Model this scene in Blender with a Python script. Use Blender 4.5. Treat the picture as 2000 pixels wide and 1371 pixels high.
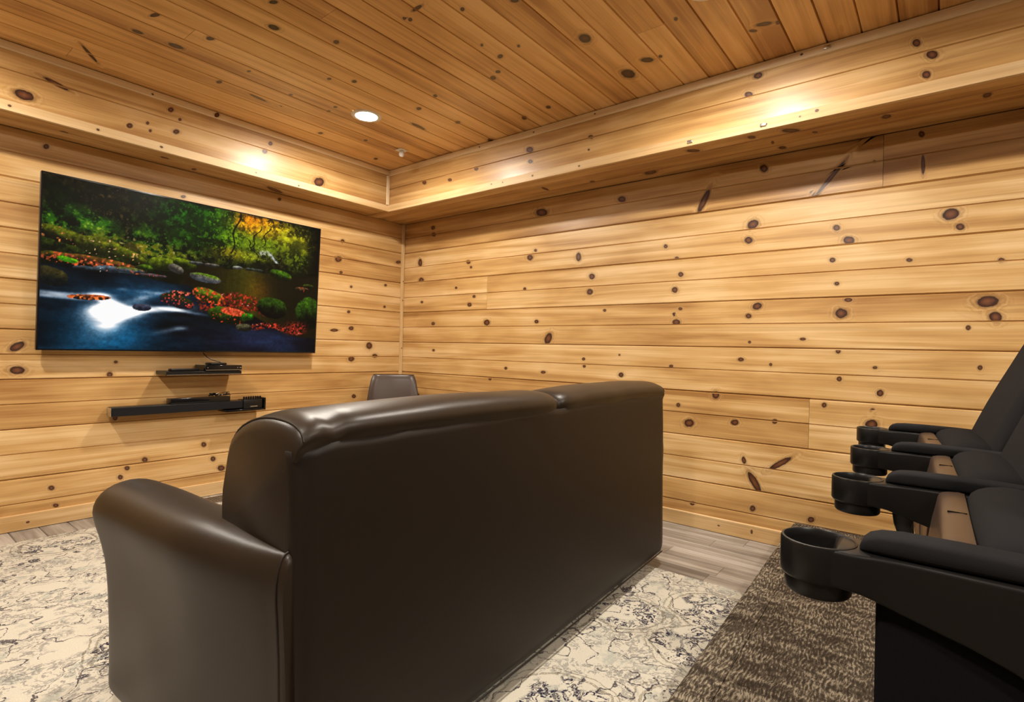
import bpy, bmesh, math, random
import numpy as np
from mathutils import Vector, Matrix, Euler
for o in list(bpy.data.objects): bpy.data.objects.remove(o)
scene = bpy.context.scene
C = scene.collection
PI = math.pi

# ---------------- camera ----------------
cd = bpy.data.cameras.new('camera'); cam = bpy.data.objects.new('camera', cd); C.objects.link(cam)
cd.sensor_fit = 'HORIZONTAL'; cd.sensor_width = 36.0; cd.lens = 1061.13/2000*36.0
cd.clip_start = 0.05
r_ = Vector((0.62404683, -0.78101145, 0.024221)); u_ = Vector((-0.01311077, 0.02052733, 0.99970332)); f_ = Vector((0.78127694, 0.62417925, -0.00257036))
Mc = Matrix(((r_.x, u_.x, -f_.x, -3.2204), (r_.y, u_.y, -f_.y, -3.8549), (r_.z, u_.z, -f_.z, 1.0315), (0, 0, 0, 1)))
cam.matrix_world = Mc
scene.camera = cam

# ---------------- world, exposure ----------------
w = bpy.data.worlds.new('world'); scene.world = w; w.use_nodes = True
w.node_tree.nodes['Background'].inputs[0].default_value = (1, .9, .78, 1)
w.node_tree.nodes['Background'].inputs[1].default_value = 0.0
vs = scene.view_settings
vs.view_transform = 'Standard'; vs.look = 'None'; vs.gamma = 1.0; vs.use_curve_mapping = False
vs.exposure = 0.0
LAMP_STRENGTH = 880.0
LAMP_COLOR = (1.0, .92, .805)
LAMPS = [(-1.165, -1.01), (-1.12, -3.10), (-3.2, -1.01), (-3.2, -3.10), (-1.15, -5.1), (-3.2, -5.1)]
ZC = 2.462

# ---------------- node helpers ----------------
class NT:
    def __init__(s, name):
        s.m = bpy.data.materials.new(name); s.m.use_nodes = True
        s.t = s.m.node_tree; s.b = s.t.nodes['Principled BSDF']; s.o = s.t.nodes['Material Output']
    def n(s, ty, **kw):
        nd = s.t.nodes.new(ty)
        for k, v in kw.items():
            if isinstance(k, str) and hasattr(nd, k): setattr(nd, k, v)
        return nd
    def l(s, a, b): s.t.links.new(a, b)
    def val(s, x, inp):
        if hasattr(x, 'links') or hasattr(x, 'is_linked'): s.l(x, inp)
        else: inp.default_value = x
    def math(s, op, a, b=0.0, c=0.0, clamp=False):
        nd = s.t.nodes.new('ShaderNodeMath'); nd.operation = op; nd.use_clamp = clamp
        for i, x in enumerate((a, b, c)): s.val(x, nd.inputs[i])
        return nd.outputs[0]
    def noise(s, vec, scale=1.0, detail=3.0, rough=.5, dist=0.0):
        nd = s.t.nodes.new('ShaderNodeTexNoise'); s.l(vec, nd.inputs['Vector'])
        nd.inputs['Scale'].default_value = scale; nd.inputs['Detail'].default_value = detail
        nd.inputs['Roughness'].default_value = rough; nd.inputs['Distortion'].default_value = dist
        return nd.outputs[0]
    def mapping(s, vec, scale=(1, 1, 1), loc=(0, 0, 0), rot=(0, 0, 0)):
        nd = s.t.nodes.new('ShaderNodeMapping'); s.l(vec, nd.inputs[0])
        nd.inputs['Scale'].default_value = scale; nd.inputs['Location'].default_value = loc; nd.inputs['Rotation'].default_value = rot
        return nd.outputs[0]
    def ramp(s, fac, stops, interp='LINEAR'):
        nd = s.t.nodes.new('ShaderNodeValToRGB'); s.l(fac, nd.inputs[0]); cr = nd.color_ramp; cr.interpolation = interp
        while len(cr.elements) < len(stops): cr.elements.new(.5)
        for e, (p, c) in zip(cr.elements, stops):
            e.position = p; e.color = c if len(c) == 4 else (*c, 1)
        return nd
    def mix(s, fac, a, b, mode='MIX'):
        nd = s.t.nodes.new('ShaderNodeMix'); nd.data_type = 'RGBA'; nd.blend_type = mode
        s.val(fac, nd.inputs[0])
        for x, i in ((a, 6), (b, 7)):
            if isinstance(x, tuple): nd.inputs[i].default_value = x if len(x) == 4 else (*x, 1)
            else: s.l(x, nd.inputs[i])
        return nd.outputs[2]
    def bump(s, h, strength=.3, dist=.001):
        nd = s.t.nodes.new('ShaderNodeBump'); s.l(h, nd.inputs['Height']); nd.inputs['Strength'].default_value = strength; nd.inputs['Distance'].default_value = dist
        s.l(nd.outputs[0], s.b.inputs['Normal'])
    def set(s, **kw):
        for k, v in kw.items():
            s.val(v if not (isinstance(v, tuple) and len(v) == 3) else (*v, 1), s.b.inputs[k.replace('_', ' ')])
        return s

def wood_mat(name, pale, mid, dark, rough=.3, coat=.25, kd=1.0):
    t = NT(name)
    uv = t.n('ShaderNodeUVMap'); uv.uv_map = 'UVMap'; uv = uv.outputs[0]
    at = t.n('ShaderNodeAttribute'); at.attribute_name = 'kr'
    tn = t.n('ShaderNodeAttribute'); tn.attribute_name = 'tone'
    fine = t.noise(t.mapping(uv, (1.8, 120, 1)), 1, 4, .6, .3)
    band = t.noise(t.mapping(uv, (.55, 11, 1)), 1, 3, .55, 1.2)
    blot = t.noise(t.mapping(uv, (2.2, 6, 1), (7, 3, 0)), 1, 2, .5, .4)
    a = t.math('MULTIPLY', band, .58)
    a = t.math('MULTIPLY_ADD', fine, .18, a)
    a = t.math('MULTIPLY_ADD', blot, .28, a)
    a = t.math('MULTIPLY_ADD', tn.outputs['Fac'], .06, a)
    col = t.ramp(a, [(.38, pale), (.51, mid), (.67, dark)]).outputs[0]
    # thin darker latewood streaks
    st = t.noise(t.mapping(uv, (.35, 34, 1), (2, 9, 0)), 1, 5, .6, .9)
    stf = t.ramp(st, [(.56, (0, 0, 0)), (.74, (1, 1, 1))]).outputs[0]
    col = t.mix(t.math('MULTIPLY', stf, .42), col, tuple(c*.62 for c in dark))
    # knots
    wob = t.noise(t.mapping(uv, (60, 60, 1)), 1, 3, .6)
    k = t.math('MULTIPLY_ADD', wob, .55, t.math('ADD', at.outputs['Fac'], -.27))
    k3 = t.math('DIVIDE', k, 4.0, clamp=True)
    kc = t.ramp(k3, [(0, (.20*kd, .080*kd, .030*kd)), (.12, (.13*kd, .045*kd, .017*kd)), (.20, (.055*kd, .017*kd, .008*kd)), (.26, (.030*kd, .010*kd, .005*kd)), (.32, tuple(c*.6 for c in dark)), (.5, tuple(c*.85 for c in mid)), (.7, mid)])
    ka = t.ramp(k3, [(0, (1, 1, 1)), (.25, (1, 1, 1)), (.285, (.55, .55, .55)), (.36, (.22, .22, .22)), (.75, (0, 0, 0))])
    wob2 = t.noise(t.mapping(uv, (22, 22, 1), (5, 1, 0)), 1, 3, .6)
    rings = t.math('SINE', t.math('MULTIPLY', t.math('MULTIPLY_ADD', wob2, 2.6, at.outputs['Fac']), 7.5))
    wg = t.n('ShaderNodeAttribute'); wg.attribute_name = 'wing'
    wf = t.math('MULTIPLY', wg.outputs['Fac'], t.math('MULTIPLY_ADD', wob2, 1.5, -.15, clamp=True))
    col = t.mix(t.math('MULTIPLY', wf, 1.0, clamp=True), col, tuple(c*.8 for c in dark))
    fade = t.math('MULTIPLY', t.math('SUBTRACT', 2.7, at.outputs['Fac'], clamp=True), t.math('GREATER_THAN', at.outputs['Fac'], 1.0))
    rf = t.math('MULTIPLY', t.math('MULTIPLY', t.math('SUBTRACT', rings, .1, clamp=True), fade), .38)
    col = t.mix(rf, col, tuple(c*.75 for c in dark))
    halo = t.math('MULTIPLY', t.math('SUBTRACT', -.1, rings, clamp=True), t.math('MULTIPLY', fade, .25))
    col = t.mix(halo, col, tuple(min(1, c*1.12) for c in pale))
    col = t.mix(ka.outputs[0], col, kc.outputs[0])
    t.l(col, t.b.inputs['Base Color'])
    rr = t.math('MULTIPLY_ADD', blot, .18, rough-.09)
    t.l(rr, t.b.inputs['Roughness'])
    t.b.inputs['Coat Weight'].default_value = coat; t.b.inputs['Coat Roughness'].default_value = .30
    t.b.inputs['Specular IOR Level'].default_value = .35
    h = t.math('MULTIPLY_ADD', band, .8, fine)
    t.bump(h, .35, .0012)
    return t.m

M = {}
M['pine'] = wood_mat('wall_pine', (.78, .54, .27), (.61, .365, .135), (.37, .18, .052), .40, .30)
M['ceiling_pine'] = wood_mat('ceiling_pine', (.85, .545, .235), (.71, .41, .145), (.42, .20, .06), .32, .3, .45)
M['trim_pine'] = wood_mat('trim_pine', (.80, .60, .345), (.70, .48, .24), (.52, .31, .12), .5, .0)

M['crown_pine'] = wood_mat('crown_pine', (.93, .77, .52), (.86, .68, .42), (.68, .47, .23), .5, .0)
def plain(name, col, rough=.5, metal=0.0, spec=.5, coat=0.0, noise=0.0, nscale=200, bump=0.0, bscale=300):
    t = NT(name)
    tc = t.n('ShaderNodeTexCoord').outputs['Object']
    if noise:
        nz = t.noise(tc, nscale, 4, .6)
        c = t.mix(nz, tuple(x*(1-noise) for x in col), tuple(min(1, x*(1+noise)) for x in col)); t.l(c, t.b.inputs['Base Color'])
    else:
        t.b.inputs['Base Color'].default_value = (*col, 1)
    t.b.inputs['Roughness'].default_value = rough; t.b.inputs['Metallic'].default_value = metal
    t.b.inputs['Specular IOR Level'].default_value = spec; t.b.inputs['Coat Weight'].default_value = coat
    if bump: t.bump(t.noise(tc, bscale, 3, .6), bump, .001)
    return t.m

M['rear_wall'] = plain('dark_rear_wall', (.16, .10, .06), .8)
M['gap'] = plain('dark_joint_backing', (.10, .055, .022), .9)
M['leather'] = plain('brown_leather', (.026, .0165, .0095), .39, spec=.36, noise=.12, nscale=9, bump=.12, bscale=420)
M['leather_back'] = plain('brown_vinyl_back', (.015, .0095, .006), .48, spec=.28, noise=.1, nscale=60, bump=.15, bscale=700)
M['stitch'] = plain('seam_thread', (.02, .013, .009), .5)
M['chair_leather'] = plain('dark_brown_chair_leather', (.060, .036, .025), .28, spec=.5, noise=.15, nscale=7, bump=.15, bscale=300)
M['foot_wood'] = plain('reddish_foot_wood', (.16, .05, .02), .35, noise=.3, nscale=40)
M['black_plastic'] = plain('black_plastic', (.008, .0072, .0066), .36, spec=.35, bump=.08, bscale=900)
M['black_gloss'] = plain('black_gloss', (.006, .006, .007), .12)
M['tv_side'] = plain('tv_side_grey', (.045, .04, .038), .35, metal=.3)
M['charcoal_fabric'] = plain('charcoal_fabric', (.0155, .015, .016), .95, spec=.1, noise=.35, nscale=900, bump=.5, bscale=1100)
M['navy_fabric'] = plain('black_side_fabric', (.006, .0055, .0065), .95, spec=.1, noise=.3, nscale=500, bump=.4, bscale=900)
M['bronze'] = plain('bronze_plastic', (.060, .037, .026), .32, metal=0.0, spec=.3, bump=.05, bscale=500)
M['steel'] = plain('dull_steel', (.35, .31, .27), .3, metal=1.0)
M['white'] = plain('white_plastic', (.8, .78, .74), .4)
M['silver'] = plain('silver', (.6, .58, .55), .25, metal=.9)
M['gold'] = plain('brass_contacts', (.8, .55, .2), .25, metal=1.0)
M['vent'] = plain('bronze_vent', (.16, .12, .085), .45, metal=.4)

def floor_mat():
    t = NT('grey_plank')
    uv = t.n('ShaderNodeUVMap'); uv.uv_map = 'UVMap'; uv = uv.outputs[0]
    tn = t.n('ShaderNodeAttribute'); tn.attribute_name = 'tone'
    a = t.noise(t.mapping(uv, (1.6, 42, 1)), 1, 5, .6, .8)
    b = t.noise(t.mapping(uv, (.8, 9, 1)), 1, 3, .6, 1.0)
    f = t.math('MULTIPLY_ADD', a, .5, t.math('MULTIPLY', b, .5))
    f = t.math('MULTIPLY_ADD', tn.outputs['Fac'], .05, f)
    c = t.ramp(f, [(.34, (.13, .11, .095)), (.49, (.30, .265, .23)), (.62, (.48, .44, .39))]).outputs[0]
    t.l(c, t.b.inputs['Base Color']); t.b.inputs['Roughness'].default_value = .38
    t.bump(a, .2, .001)
    return t.m
M['floor'] = floor_mat()

def rug_mat():
    t = NT('distressed_rug')
    tc = t.n('ShaderNodeTexCoord').outputs['Object']
    d1 = t.n('ShaderNodeTexNoise'); t.l(tc, d1.inputs['Vector']); d1.inputs['Scale'].default_value = 7; d1.inputs['Detail'].default_value = 4
    v = t.n('ShaderNodeVectorMath'); v.operation = 'MULTIPLY_ADD'
    t.l(d1.outputs['Color'], v.inputs[0]); v.inputs[1].default_value = (.10, .10, 0); t.l(tc, v.inputs[2]); dist = v.outputs[0]
    d2 = t.n('ShaderNodeTexNoise'); t.l(tc, d2.inputs['Vector']); d2.inputs['Scale'].default_value = 28; d2.inputs['Detail'].default_value = 3
    v2 = t.n('ShaderNodeVectorMath'); v2.operation = 'MULTIPLY_ADD'
    t.l(d2.outputs['Color'], v2.inputs[0]); v2.inputs[1].default_value = (.035, .035, 0); t.l(dist, v2.inputs[2]); dist2 = v2.outputs[0]
    flat = t.mapping(dist, (1, 1, 0)); flat2 = t.mapping(dist2, (1, 1, 0)); raw = t.mapping(tc, (1, 1, 0))
    # large medallion outlines (contours of cell distance)
    vo = t.n('ShaderNodeTexVoronoi'); t.l(flat, vo.inputs['Vector']); vo.inputs['Scale'].default_value = 2.1
    r = vo.outputs['Distance']
    def line(x, c, wd):
        return t.math('LESS_THAN', t.math('ABSOLUTE', t.math('SUBTRACT', x, c)), wd)
    out1 = t.math('MAXIMUM', line(r, .36, .010), line(r, .41, .006))
    out2 = line(r, .17, .009)
    # arabesque branches: contour of noise
    n1 = t.noise(flat2, 9, 1, .4)
    br = t.math('LESS_THAN', t.math('ABSOLUTE', t.math('SUBTRACT', n1, .5)), .011)
    brm = t.math('GREATER_THAN', t.noise(raw, 5, 2, .5), .44)
    br = t.math('MULTIPLY', br, brm)
    # small florets in clusters
    vf = t.n('ShaderNodeTexVoronoi'); t.l(flat2, vf.inputs['Vector']); vf.inputs['Scale'].default_value = 26
    fl = line(vf.outputs['Distance'], .34, .09)
    dash = t.math('GREATER_THAN', t.noise(t.mapping(dist2, (1, 1, 0), rot=(0, 0, .5)), 44, 2, .5, 1.8), .55)
    clus = t.ramp(t.noise(raw, 6.5, 2, .5), [(.42, (0, 0, 0)), (.47, (1, 1, 1))]).outputs[0]
    inside = t.math('LESS_THAN', r, .33)
    navy = t.math('MULTIPLY', t.math('MULTIPLY', t.math('MAXIMUM', dash, t.math('MULTIPLY', fl, .8)), clus), t.math('MULTIPLY_ADD', inside, .5, .5))
    worn = t.ramp(t.noise(raw, 150, 2, .6), [(.33, (0, 0, 0)), (.47, (1, 1, 1))]).outputs[0]
    navy = t.math('MULTIPLY', navy, worn)
    tealm = t.ramp(t.noise(flat, 9, 3, .6), [(.56, (0, 0, 0)), (.63, (1, 1, 1))]).outputs[0]
    tex = t.noise(raw, 260, 2, .6)
    base = t.mix(tex, (.50, .46, .375), (.72, .675, .57))
    base = t.mix(t.math('MULTIPLY', t.math('MULTIPLY', tealm, worn), .45), base, (.22, .27, .25))
    base = t.mix(t.math('MULTIPLY', t.math('MULTIPLY', out1, worn), .8), base, (.27, .235, .17))
    base = t.mix(t.math('MULTIPLY', t.math('MULTIPLY', out2, worn), .8), base, (.16, .16, .17))
    base = t.mix(t.math('MULTIPLY', t.math('MULTIPLY', br, worn), .9), base, (.035, .028, .04))
    base = t.mix(navy, base, (.022, .018, .04))
    t.l(base, t.b.inputs['Base Color']); t.b.inputs['Roughness'].default_value = .95; t.b.inputs['Specular IOR Level'].default_value = .1
    t.bump(tex, .6, .003)
    return t.m
M['rug'] = rug_mat()

def carpet_mat():
    t = NT('loop_carpet')
    tc = t.n('ShaderNodeTexCoord').outputs['Object']
    wv = t.n('ShaderNodeTexNoise'); t.l(tc, wv.inputs['Vector']); wv.inputs['Scale'].default_value = 9; wv.inputs['Detail'].default_value = 2
    v = t.n('ShaderNodeVectorMath'); v.operation = 'MULTIPLY_ADD'; t.l(wv.outputs['Color'], v.inputs[0]); v.inputs[1].default_value = (.03, .03, 0); t.l(tc, v.inputs[2])
    st = t.noise(t.mapping(v.outputs[0], (40, 165, 40)), 1, 2, .5)
    band = t.noise(t.mapping(tc, (22, 7, 3), rot=(0, 0, .15)), 1, 3, .6, .6)
    speck = t.noise(tc, 420, 2, .7)
    f = t.math('ADD', t.math('MULTIPLY', t.math('SUBTRACT', st, .5), 1.5), t.math('MULTIPLY', t.math('SUBTRACT', band, .5), 1.0))
    f = t.math('MULTIPLY_ADD', t.math('SUBTRACT', speck, .5), 1.1, f)
    f = t.math('ADD', f, .5, clamp=True)
    c = t.ramp(f, [(.25, (.065, .050, .037)), (.50, (.125, .098, .072)), (.62, (.24, .195, .14)), (.74, (.55, .47, .35))])
    t.l(c.outputs[0], t.b.inputs['Base Color']); t.b.inputs['Roughness'].default_value = 1.0; t.b.inputs['Specular IOR Level'].default_value = .05
    t.bump(t.math('ADD', st, speck), 1.0, .006)
    return t.m
M['carpet'] = carpet_mat()

def emis(name, col, s):
    t = NT(name); t.b.inputs['Base Color'].default_value = (1, 1, 1, 1)
    t.b.inputs['Emission Color'].default_value = (*col, 1); t.b.inputs['Emission Strength'].default_value = s
    return t.m
M['lamp'] = emis('lamp_lens', LAMP_COLOR, LAMP_STRENGTH)

# ---------------- object helpers ----------------
def mobj(name, verts, faces, mat, parent=None, smooth=False, loc=None):
    me = bpy.data.meshes.new(name); me.from_pydata([tuple(v) for v in verts], [], faces); me.validate(); me.update()
    if mat: me.materials.append(mat)
    o = bpy.data.objects.new(name, me); C.objects.link(o)
    if parent: o.parent = parent
    if smooth:
        for p in me.polygons: p.use_smooth = True
    if loc: o.location = loc
    return o
def bobj(name, bm, mat, parent=None, smooth=False):
    me = bpy.data.meshes.new(name); bmesh.ops.recalc_face_normals(bm, faces=bm.faces); bm.to_mesh(me); bm.free()
    if mat: me.materials.append(mat)
    o = bpy.data.objects.new(name, me); C.objects.link(o)
    if parent: o.parent = parent
    if smooth:
        for p in me.polygons: p.use_smooth = True
        try: me.set_sharp_from_angle(angle=math.radians(40))
        except Exception: pass
    return o
def empty(name, loc=(0, 0, 0), rz=0.0):
    o = bpy.data.objects.new(name, None); o.empty_display_size = .1; C.objects.link(o); o.location = loc; o.rotation_euler = (0, 0, rz); return o
def tag(o, label=None, cat=None, group=None, kind=None):
    if label: o['label'] = label
    if cat: o['category'] = cat
    if group: o['group'] = group
    if kind: o['kind'] = kind
    return o
def addbox(bm, x0, x1, y0, y1, z0, z1, bev=0.0, seg=2):
    vs_ = [bm.verts.new(p) for p in ((x0,y0,z0),(x1,y0,z0),(x1,y1,z0),(x0,y1,z0),(x0,y0,z1),(x1,y0,z1),(x1,y1,z1),(x0,y1,z1))]
    fs = [bm.faces.new([vs_[i] for i in f]) for f in ((3,2,1,0),(4,5,6,7),(0,1,5,4),(1,2,6,5),(2,3,7,6),(3,0,4,7))]
    if bev:
        es = set(e for f in fs for e in f.edges)
        bmesh.ops.bevel(bm, geom=list(es), offset=bev, segments=seg, affect='EDGES', profile=.5)
    return bm
def box(name, b, mat, parent=None, bev=0.0, seg=2):
    bm = bmesh.new(); addbox(bm, *b, bev=bev, seg=seg); return bobj(name, bm, mat, parent, smooth=bev > 0)
def loft(sections, closed=True, caps=True):
    """sections: list of lists of 3d points, same count"""
    n = len(sections[0]); V = [p for s in sections for p in s]; F = []
    for i in range(len(sections)-1):
        for j in range(n if closed else n-1):
            a = i*n+j; b = i*n+(j+1) % n; F.append((a, b, b+n, a+n))
    if caps:
        F.append(tuple(range(n))[::-1]); F.append(tuple(range((len(sections)-1)*n, len(sections)*n)))
    return V, F
def loftobj(name, sections, mat, parent=None, closed=True, caps=True, smooth=True, angle=40):
    V, F = loft(sections, closed, caps)
    o = mobj(name, V, F, mat, parent, smooth)
    bm = bmesh.new(); bm.from_mesh(o.data); bmesh.ops.recalc_face_normals(bm, faces=bm.faces); bm.to_mesh(o.data); bm.free()
    if smooth:
        for p in o.data.polygons: p.use_smooth = True
        try: o.data.set_sharp_from_angle(angle=math.radians(angle))
        except Exception: pass
    return o
def tube(name, pts, r, mat, parent=None, n=8):
    pts = [Vector(p) for p in pts]; secs = []
    for i, p in enumerate(pts):
        d = (pts[min(i+1, len(pts)-1)]-pts[max(i-1, 0)]).normalized()
        a = d.orthogonal().normalized() if i == 0 else (a_-d*a_.dot(d)).normalized()
        a_ = a; b = d.cross(a); rr = r[i] if isinstance(r, (list, tuple)) else r
        secs.append([p+a*rr*math.cos(2*PI*k/n)+b*rr*math.sin(2*PI*k/n) for k in range(n)])
    return loftobj(name, secs, mat, parent)
def lathe(name, prof, mat, parent=None, n=40, cx=0, cy=0, caps=False):
    secs = [[(cx+r*math.cos(2*PI*k/n), cy+r*math.sin(2*PI*k/n), z) for k in range(n)] for r, z in prof]
    return loftobj(name, secs, mat, parent, caps=caps)
def smoothpts(P, it=2, closed=True):
    for _ in range(it):
        Q = []
        n = len(P)
        for i in range(n if closed else n-1):
            a, b = Vector(P[i]), Vector(P[(i+1) % n]); Q += [a*.75+b*.25, a*.25+b*.75]
        P = Q if closed else [Vector(P[0])]+Q+[Vector(P[-1])]
    return P

# ---------------- boards with real grooves and knots ----------------
rnd = random.Random(7)
KS = .84
def board(name, parent, mat, O, U, Vd, Nn, u0, u1, v0, v1, knots=(), mids=(), th=.018, edge=.0055, edged=.009, uvo=None, tone=None):
    """front face in the plane O+uU+vV, normal Nn; V-grooves along both long edges and at each mid"""
    O = Vector(O); U = Vector(U); Vd = Vector(Vd); Nn = Vector(Nn)
    uvo = uvo or (rnd.uniform(0, 60), rnd.uniform(0, 60)); tone = tone if tone is not None else rnd.uniform(-1, 1)
    V = []; F = []; UV = []; KR = []; WG = []
    def add(u, v, n, kr=9., uu=None, vv=None, wg=0.):
        WG.append(wg)
        V.append(O+U*u+Vd*v+Nn*n); UV.append(((uu if uu is not None else u)+uvo[0], (vv if vv is not None else v)+uvo[1])); KR.append(kr); return len(V)-1
    v0 += .0007; v1 -= .0007
    prof = [(v0, -th), (v0, -edged), (v0+edge, 0)]
    knots = [(k[0], k[1], k[2]*KS, k[3]*KS, k[4]) for k in knots]
    rows = []; last = v0+edge
    for m_ in mids:
        prof += [(m_-.0042, 0), (m_-.0008, -.007), (m_+.0008, -.007), (m_+.0042, 0)]; rows.append((last, m_-.0042)); last = m_+.0042
    prof += [(v1-edge, 0), (v1, -edged), (v1, -th)]; rows.append((last, v1-edge))
    g = .0008
    a = [add(u0+g, v, n) for v, n in prof]; b = [add(u1-g, v, n) for v, n in prof]
    for i in range(len(prof)-1): F.append((a[i], b[i], b[i+1], a[i+1]))
    F.append(tuple(a)); F.append(tuple(b[::-1]))
    ks = [k for k in knots if u0-.02 < k[0] < u1+.02 and v0-.02 < k[1] < v1+.02]
    def rn(k, u, v):
        du, dv = u-k[0], v-k[1]; c, s = math.cos(k[4]), math.sin(k[4])
        return math.hypot((du*c+dv*s)/k[2], (-du*s+dv*c)/k[3])
    def field(u, v):
        kr = 9.; vv = v; wg = 0.
        for k in ks:
            r = rn(k, u, v); kr = min(kr, r)
            R_ = max(k[2], k[3])*3.4; q = max(0., 1-(math.hypot(u-k[0], v-k[1])/R_)**2) if k[2] < 2.2*k[3] else 0.
            wg = max(wg, q*math.exp(-((v-k[1])/(.75*k[3]+.002))**2)*math.exp(-.5*abs(u-k[0])/k[2]))
            fd = max(0., min(1., (3.4-r)/1.6)); vv -= (v-k[1])*min(1, 1/(r*r+1e-6))*fd*.9
        return kr, vv, wg
    RR = [0, .5, .8, .95, 1.08, 1.25, 1.5, 1.9, 2.5, 3.4]; NA = 20; lay = 0
    for ra, rb in rows:
        for k in ks:
            ext = 1.2*math.hypot(k[2]*math.sin(k[4]), k[3]*math.cos(k[4]))
            if k[1] < ra-ext or k[1] > rb+ext: continue
            lay += 1; idx = []
            for r in RR:
                ring = []
                for j in range(NA):
                    t_ = 2*PI*j/NA; x = k[2]*r*math.cos(t_); y = k[3]*r*math.sin(t_)
                    c, s = math.cos(k[4]), math.sin(k[4])
                    u = min(max(k[0]+x*c-y*s, u0+.001), u1-.001); v = min(max(k[1]+x*s+y*c, ra), rb)
                    kr, vv, wg = field(u, v); ring.append(add(u, v, .00012+.00006*lay, kr, u, vv, wg*max(0, (3.4-r)/2.4) if r > 1 else wg))
                    if r == 0: break
                idx.append(ring)
            for i in range(1, len(RR)):
                A, B = idx[i-1], idx[i]
                for j in range(NA):
                    j2 = (j+1) % NA
                    if len(A) == 1: F.append((A[0], B[j], B[j2]))
                    else: F.append((A[j], B[j], B[j2], A[j2]))
    me = bpy.data.meshes.new(name); me.from_pydata([tuple(p) for p in V], [], F); me.update()
    # orient outward
    npf = len(prof)-1
    me.materials.append(mat)
    uvl = me.uv_layers.new(name='UVMap'); li = np.empty(len(me.loops), dtype=np.int32); me.loops.foreach_get('vertex_index', li)
    uvl.data.foreach_set('uv', np.array(UV, dtype=np.float32)[li].ravel())
    at = me.attributes.new('kr', 'FLOAT', 'POINT'); at.data.foreach_set('value', np.array(KR, dtype=np.float32))
    at = me.attributes.new('wing', 'FLOAT', 'POINT'); at.data.foreach_set('value', np.array(WG, dtype=np.float32))
    at = me.attributes.new('tone', 'FLOAT', 'POINT'); at.data.foreach_set('value', np.full(len(V), tone, dtype=np.float32))
    if (U.cross(Vd)).dot(Nn) < 0: me.flip_normals()
    o = bpy.data.objects.new(name, me); C.objects.link(o)
    if parent: o.parent = parent
    return o
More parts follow.
